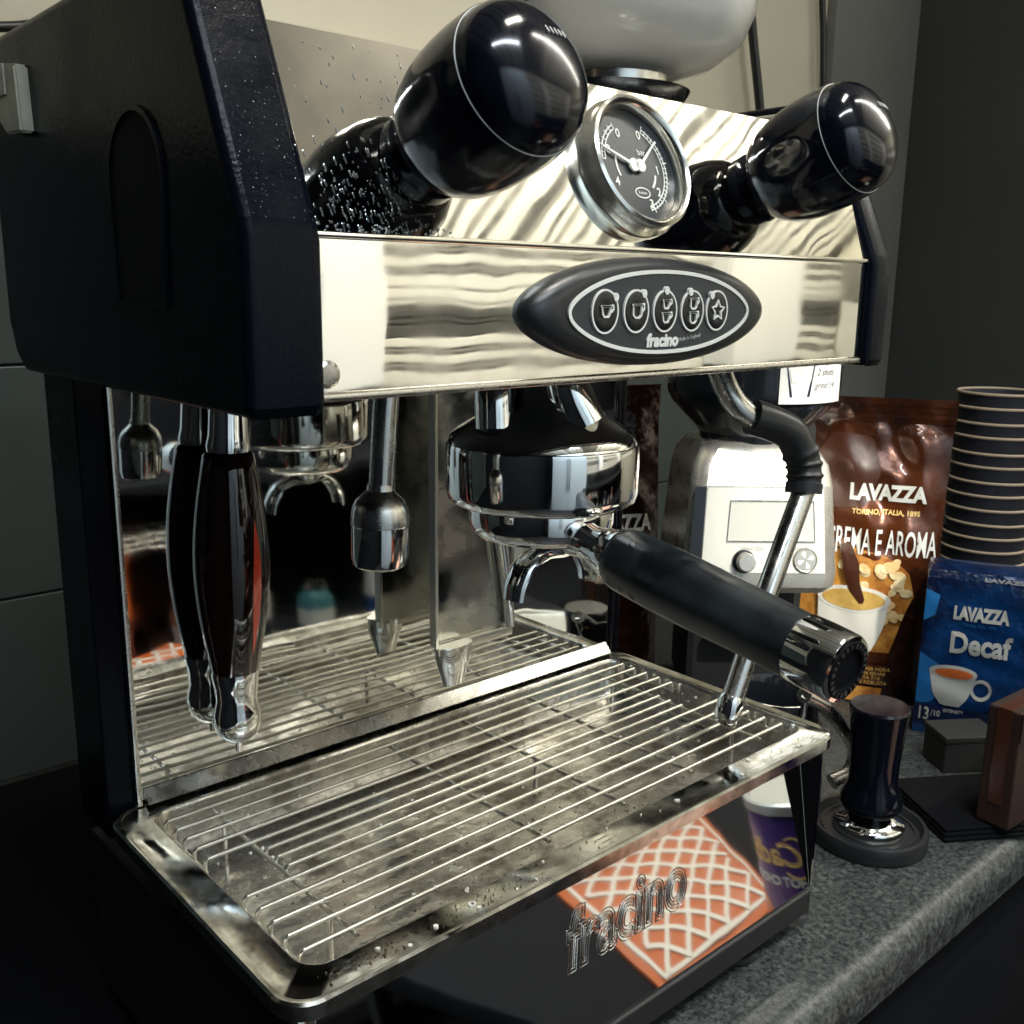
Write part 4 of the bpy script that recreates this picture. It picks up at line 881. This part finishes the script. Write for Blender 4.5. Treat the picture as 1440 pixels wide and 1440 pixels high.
# ================================================================= TAMPER, DISH, JUG, SHADE SHEETS, BOX
TX, TY = 0.546, 0.037
dish = thing('tamping_dish', 'round black rubber tamping dish with raised rim on the counter', 'tamping mat', (TX, TY, CZ))
L('dish_base', [(0.0, 0.0), (0.046, 0.0), (0.0475, 0.002), (0.0475, 0.0135), (0.0460, 0.0155), (0.0435, 0.0155), (0.0420, 0.0120), (0.0405, 0.0095), (0.0, 0.0095)], 'rubber', dish, n=64, smooth=40)
L('dish_groove_ring', [(0.0365, 0.0094), (0.0365, 0.0112), (0.0385, 0.0112), (0.0385, 0.0094)], 'rubber', dish, n=64)
tmp = thing('coffee_tamper', 'black handled tamper with polished base standing in the rubber dish', 'tamper', (TX, TY, CZ + 0.0097))
L('tamper_base', [(0.0, 0.0), (0.0285, 0.0), (0.0290, 0.001), (0.0290, 0.0060), (0.0275, 0.0085), (0.0220, 0.0110), (0.0150, 0.0160), (0.0140, 0.0190)], 'chrome', tmp, n=56)
L('tamper_handle', [(0.0135, 0.0170), (0.0225, 0.0185), (0.0250, 0.0230), (0.0250, 0.0280), (0.0220, 0.0360), (0.0195, 0.0440), (0.0198, 0.060), (0.0215, 0.085), (0.0235, 0.1045), (0.0240, 0.1080), (0.0228, 0.1100), (0.0, 0.1103)], 'black', tmp, n=56)
jug = thing('milk_jug', 'dark steel milk jug with curved strap handle behind the tray corner', 'jug', (0.512, 0.112, CZ))
L('jug_body', [(0.0, 0.0), (0.040, 0.0), (0.042, 0.003), (0.042, 0.040), (0.038, 0.080), (0.034, 0.108), (0.037, 0.118), (0.0355, 0.118), (0.032, 0.108), (0.030, 0.010), (0.0, 0.008)], 'hopper', jug, n=48)
bm = bmesh.new(); tube(bm, smooth_path([(-0.018, -0.036, 0.130), (0.004, -0.042, 0.116), (0.030, -0.044, 0.092), (0.055, -0.044, 0.066), (0.060, -0.044, 0.052), (0.054, -0.043, 0.040), (0.038, -0.036, 0.034)], 8), 0.0078, 14, True, 0.8); fin('strap_handle', bm, 'steel', jug, 60)
Tb('handle_link', [(-0.018, -0.037, 0.129), (-0.014, -0.034, 0.110), (-0.010, -0.030, 0.100)], 0.0030, 'chrome', jug, 10)
mt_ = thing('black_layers', 'square stack of thin black layers lying on the counter right of the tamper', 'cloth', (0.655, 0.000, CZ), radians(-33))
for k in range(3): B('black_layer', -0.052 + k * .001, 0.052 - k * .0015, -0.046 + k * .002, 0.050 - k * .001, 0.0005 + k * 0.0035, 0.0038 + k * 0.0035, 'mat', mt_, 0.0012)  # three thin flat black layers
bx = thing('brown_box', 'reddish brown cardboard box at the right edge of the counter', 'box', (0.672, -0.008, CZ + 0.0118), radians(-4))
B('carton', -0.045, 0.060, -0.040, -0.012, 0.0, 0.105, 'cardb', bx, 0.0015)
B('carton_flap', -0.0455, 0.0605, -0.0415, -0.0402, 0.080, 0.106, 'cardb', bx, 0.0005)
B('packing_tape', -0.0458, -0.0450, -0.032, -0.020, 0.02, 0.1052, 'brownprint', bx, 0.0003)
B('packing_tape', -0.0455, 0.060, -0.032, -0.020, 0.1051, 0.1056, 'brownprint', bx, 0.0002)
gbx = thing('small_grey_box', 'small dull grey box on the counter between the black layers and brown box', 'box', (0.742, 0.050, CZ), radians(-35))
B('carton', -0.028, 0.028, -0.020, 0.020, 0.0, 0.030, 'greybox', gbx, 0.0015); B('carton_lid', -0.0290, 0.0290, -0.0210, 0.0210, 0.0302, 0.0370, 'greybox', gbx, 0.001)

lm = thing('counter_shade', 'large matt black sheet standing in for shade on the counter left of and behind the espresso machine', 'mat', (-0.55, 0.27, CZ))  # added black sheets darken the counter where it lies in shade
B('shade_sheet', -0.60, 0.549, -0.326, -0.0115, 0.0003, 0.0040, 'mat', lm, 0.001)
B('shade_sheet', -0.60, 0.90, -0.0110, 0.322, 0.0003, 0.0040, 'mat', lm, 0.001)
def grounds(label, pts_fn, n, parent, seed, m='coffee'):
    rn = random.Random(seed); bm = bmesh.new()
    for k in range(n):
        p, r_ = pts_fn(rn); m4 = Matrix.Translation(p) @ Matrix.Rotation(rn.random() * 6, 4, 'Z') @ Matrix.Diagonal((1, rn.uniform(.5, 1), .6, 1))
        bmesh.ops.create_icosphere(bm, subdivisions=1, radius=r_, matrix=m4)
    o = fin('coffee_grounds', bm, m, parent, 60); o['kind'] = 'stuff'; return o
def g_tray(rn):
    if rn.random() < .45: return Vector((rn.choice([rn.uniform(0.0, 0.12), rn.uniform(0.01, 0.39)]), rn.uniform(-0.001, 0.010), -0.0008)), rn.uniform(0.0002, 0.0006)
    return Vector((rn.choice([rn.gauss(0.20, 0.08), rn.uniform(0.015, 0.375)]), rn.choice([rn.gauss(0.07, 0.03), rn.uniform(0.027, 0.17)]), -0.0298)), rn.uniform(0.0003, 0.0008)
def g_clip(rn):
    p, q = g_tray(rn); p.x = min(0.38, max(0.002, p.x)) if p.z > -0.01 else min(0.37, max(0.02, p.x)); p.y = min(0.17, max(-0.002 if p.z > -0.01 else 0.028, p.y)); return p, q
grounds('', g_clip, 520, tray, 4)
def g_cnt(rn):
    a = rn.random() * 6.28; d_ = 0.05 + abs(rn.gauss(0, 0.03)); return Vector((TX + d_ * cos(a), min(0.12, max(-0.03, TY + d_ * sin(a) * .7)), CZ + 0.0002)), rn.uniform(0.0002, 0.0007)
def g_chk(rn):
    t = 1 - abs(rn.gauss(0, .45)); t = 1 - min(1.0, max(0, t)); return Vector((rn.uniform(-0.0265, -0.003), -0.0165 + 0.039 * t, 0.0025 + 0.091 * t)), rn.uniform(0.00012, 0.0004)
dd = grounds('', g_chk, 150, cl, 12, 'water'); dd.name = 'sparkle_specks'  # pale specks paint the sparkle of the textured cheek
cg = grounds('', g_cnt, 160, None, 9); tag(cg, 'loose coffee grounds scattered on the counter round the tamping dish', 'coffee grounds')
# cables on the wall
def cable(label, pts, r):
    o = Tb('cable', pts, r, 'cable', None, 10, 8); tag(o, label, 'cable', None)
cable('thick black cable hanging down the cream wall just right of the white bowl', [(1.052, 0.585, 0.42), (1.058, 0.585, 0.375), (1.072, 0.585, 0.32), (1.100, 0.585, 0.225), (1.13, 0.585, 0.10)], 0.0065)
cable('thin black cable running straight down the wall to the right knob', [(1.252, 0.600, 0.46), (1.262, 0.600, 0.40), (1.270, 0.600, 0.36), (1.285, 0.600, 0.24), (1.30, 0.600, 0.0)], 0.0050)
cable('upper black cable sloping along the wall at top left', [(-0.05, 0.60, 0.168), (0.078, 0.60, 0.1815), (0.13, 0.60, 0.198), (0.20, 0.60, 0.224), (0.28, 0.60, 0.262)], 0.0042)
cable('lower thin black cable on the wall at top left under the other', [(-0.05, 0.61, 0.138), (0.06, 0.61, 0.150), (0.12, 0.61, 0.152), (0.20, 0.61, 0.150)], 0.0040)

# ================================================================= THINGS IN FRONT OF THE MACHINE (seen in its polished panels)
trl = thing('trolley', 'low dark trolley in front of the counter, seen only in the polished panel', 'trolley', (0.70, -0.44, -1.35))
B('trolley_top', -0.30, 0.42, -0.34, 0.33, 0.700, 0.727, 'void', trl, 0.003)
for sx_, sy_ in ((-.26, -.3), (.40, -.3), (-.26, .30), (.40, .30)): B('leg', sx_ - .012, sx_ + .012, sy_ - .012, sy_ + .012, 0.0, 0.6995, 'blackmatt', trl, 0.002)
TZ = -0.6225
tin = thing('cocoa_tin', 'purple drinking chocolate tin with silver lid mirrored in the front panel', 'tin', (0.716, -0.215, TZ))
TR = 0.068
L('tin_body', [(0.0, 0.0), (TR, 0.0), (TR, 0.136), (0.0, 0.136)], 'purple', tin, n=72)
L('lid', [(TR + .0005, 0.1362), (TR + 0.0022, 0.1370), (TR + 0.0022, 0.1470), (TR, 0.1490), (TR - 0.004, 0.1480), (TR - 0.006, 0.1455), (0, 0.1455)], 'lid', tin, n=72, smooth=30)
TA = radians(207)     # facing the machine panel and camera image
def tf(u, v, h):
    a = TA + u / TR * 1.0; r_ = TR + h; return Vector((r_ * cos(a), r_ * sin(a), v))
text('brand_word', 'Cadbury', 0.034, lambda u, v, h: tf(u, 0.094 + v, h + 0.0002), 'gold', tin, weight=0.0006, shear=0.35, h=0.0004)
bm = bmesh.new(); ring_strip(bm, [(-0.048 + 0.018 * cos(radians(a)), 0.092 + 0.021 * sin(radians(a))) for a in range(60, 330, 15)], 0.002, tf, 0.0002, 0.0008, False); fin('brand_swirl', bm, 'gold', tin, 0)
text('product_word', 'HOT CHOCOLATE', 0.0135, lambda u, v, h: tf(u, 0.066 + v, h + 0.0002), 'white_ink', tin, weight=0.0005)
patch('mug_print', lambda n: ell(0.020, 0.018, 0.026, 0.030, n), tf, 'orange', tin, 0.0006)

wf = thing('waffle_packet', 'orange packet with white lattice mirrored in the front panel', 'packet', (0.67, -0.43, TZ))
def wl(u, v, h):  # local, u along packet, v across
    return Vector((u, v, h + 0.030 - 0.004 * (abs(u) / 0.11) ** 2))
A0, A1, A2, A3 = (-0.02, -0.17), (-0.173, 0.165), (0.060, 0.136), (0.30, -0.18)
bm = bmesh.new(); nn = 10; W2 = []
def quad(s, t): 
    a = [A0[i] + (A3[i] - A0[i]) * s for i in (0, 1)]; b = [A1[i] + (A2[i] - A1[i]) * s for i in (0, 1)]; return (a[0] + (b[0] - a[0]) * t, a[1] + (b[1] - a[1]) * t)
def wsurf(s, t, h):
    u, v = quad(s, t); e = (1 - (2 * s - 1) ** 6) * (1 - (2 * t - 1) ** 6); return Vector((u, v, 0.004 + 0.012 * max(0, e) + h))
for i in range(nn + 1): W2.append([(bm.verts.new(wsurf(i / nn, j / nn, 0)), bm.verts.new(Vector((*quad(i / nn, j / nn), 0.0)))) for j in range(nn + 1)])
for i in range(nn):
    for j in range(nn):
        bm.faces.new((W2[i][j][0], W2[i + 1][j][0], W2[i + 1][j + 1][0], W2[i][j + 1][0])); bm.faces.new((W2[i][j][1], W2[i][j + 1][1], W2[i + 1][j + 1][1], W2[i + 1][j][1]))
for i in range(nn):
    for j in (0, nn): bm.faces.new((W2[i][j][0], W2[i + 1][j][0], W2[i + 1][j][1], W2[i][j][1])); bm.faces.new((W2[j][i][0], W2[j][i + 1][0], W2[j][i + 1][1], W2[j][i][1]))
pk = fin('wrapper', bm, 'orange', wf, 60)
bm = bmesh.new()
for k in range(-7, 8):
    for sg in (1, -1):
        pts = []
        for q in range(25):
            t = 0.06 + 0.88 * q / 24; s = 0.5 + k * 0.165 + sg * (t - 0.5) * 0.95 + 0.008 * sin(q)
            if 0.07 < s < 0.93: pts.append((s, t))
        if len(pts) > 2: ring_strip(bm, pts, 0.026, wsurf, 0.0003, 0.0022, False)
ring_strip(bm, [(0.05, 0.06), (0.5, 0.045), (0.95, 0.06), (0.955, 0.5), (0.95, 0.94), (0.5, 0.955), (0.05, 0.94), (0.045, 0.5)], 0.024, wsurf, 0.0003, 0.0024)
fin('lattice', bm, 'lattice', pk, 0)

# opposite worktop with shelf, seen in the mirror splashback
ow = thing('opposite_worktop', 'dark worktop with open shelf across the aisle, seen in the mirror splashback', 'worktop', (1.2, -1.45, -1.35))
B('worktop', -0.9, 1.7, -0.22, 0.25, 0.42, 0.46, 'void', ow, 0.003); B('cabinet', -0.88, 1.68, -0.20, 0.22, 0.0, 0.4195, 'void', ow, 0.002)
B('shelf', -0.9, 1.7, -0.22, 0.10, 0.88, 0.905, 'void', ow, 0.003)
for sx_ in (-0.88, 1.66): B('shelf_post', sx_, sx_ + 0.03, -0.2, 0.05, 0.4605, 0.8795, 'void', ow, 0.002)
q1 = thing('orange_packet', 'orange packet with white lacing seen mirrored at the left of the splashback', 'packet', (0.52, -1.29, -0.89), radians(-25))
B('wrapper', -0.075, 0.20, -0.06, 0.06, 0.0, 0.065, 'orange', q1, 0.012, seg=3)
for k in range(4):
    for sg in (1, -1): B('lace', -0.05, 0.05, -0.005, 0.005, 0.0652, 0.068, 'lattice', q1, 0.001, Matrix.Translation((0.0 + k * 0.05, 0, 0)) @ Matrix.Rotation(radians(50 * sg), 4, 'Z'))
q2 = thing('amber_carton', 'amber and maroon carton mirrored behind the orange packet', 'carton', (0.50, -1.46, -0.89), radians(-8))
B('lower_carton', -0.08, 0.10, -0.04, 0.04, 0.0, 0.13, 'maroon', q2, 0.002); B('upper_carton', -0.08, 0.10, -0.039, 0.039, 0.1305, 0.30, 'orange', q2, 0.002)
q3 = thing('teal_packet', 'teal packet mirrored at the foot of the orange packet', 'packet', (0.42, -1.24, -0.89))
B('wrapper', -0.06, 0.04, -0.03, 0.03, 0.0, 0.05, 'teal', q3, 0.006); B('wrapper_seal', 0.0402, 0.052, -0.028, 0.028, 0.02, 0.023, 'teal', q3, 0.0005)

# clutter on the opposite worktop, seen dimly in the mirror splashback
area('clutter_fill', (1.35, -1.42, -0.452), (1.35, -1.42, -1.0), 1.5, 0.04, 2.2, (1.0, 0.86, 0.66))  # added unseen light so the mirrored clutter shows
def jar(x_, y_, h_, r_, body, lidm, label, cat):
    t = thing('storage_jar' if cat == 'jar' else 'bottle', label, cat, (x_, y_, -0.89))
    L('glass_body', [(0.0, 0.0), (r_, 0.0), (r_ * 1.03, 0.006), (r_ * 1.03, h_ * .72), (r_ * .8, h_ * .84), (r_ * (.7 if cat == 'jar' else .32), h_ * .90), (r_ * (.7 if cat == 'jar' else .30), h_)], body, t, n=28)
    L('cap', [(r_ * (.76 if cat == 'jar' else .36), h_ * .93), (r_ * (.76 if cat == 'jar' else .36), h_ * 1.03), (0.0, h_ * 1.03)], lidm, t, n=28)
    grid = [(r_ * 1.045, h_ * .2), (r_ * 1.045, h_ * .55)]; L('paper_label', grid, 'shaded_ink_grey', t, n=28, cap=False)
for a in ((0.74, -1.44, 0.16, 0.040, 'bronze', 'blackmatt', 'amber storage jar with black cap, leftmost in the mirrored clutter', 'jar'), (0.92, -1.47, 0.24, 0.034, 'hopper', 'maroon', 'tall dark bottle with maroon cap mirrored in the splashback', 'bottle'),
          (1.06, -1.41, 0.13, 0.045, 'teal', 'steel', 'squat teal jar with steel cap on the opposite worktop', 'jar'), (1.28, -1.46, 0.27, 0.036, 'blue', 'shaded_ink_grey', 'blue bottle with pale cap on the opposite worktop', 'bottle'),
          (1.52, -1.43, 0.17, 0.048, 'steel', 'blackmatt', 'steel canister with black lid on the opposite worktop', 'jar'), (1.78, -1.46, 0.25, 0.038, 'maroon', 'gold', 'maroon bottle with golden cap on the opposite worktop', 'bottle')): jar(*a)
rck = thing('wire_rack', 'black wire rack standing on the opposite worktop, mirrored at the left of the splashback', 'rack', (0.66, -1.40, -0.89))
for k in range(7): Tb('rack_wire', [(-0.15 + k * 0.05, -0.10, 0.32), (-0.15 + k * 0.05, 0.12, 0.32)], 0.003, 'steel', rck, 8, 1)
for k in range(5): Tb('rack_wire', [(-0.16, -0.10 + k * 0.055, 0.326), (0.16, -0.10 + k * 0.055, 0.326)], 0.003, 'steel', rck, 8, 1)
for sx_, sy_ in ((-0.155, -0.1), (0.155, -0.1), (-0.155, 0.12), (0.155, 0.12)): Tb('rack_post', [(sx_, sy_, 0.0), (sx_, sy_, 0.34)], 0.005, 'blackmatt', rck, 8, 1)
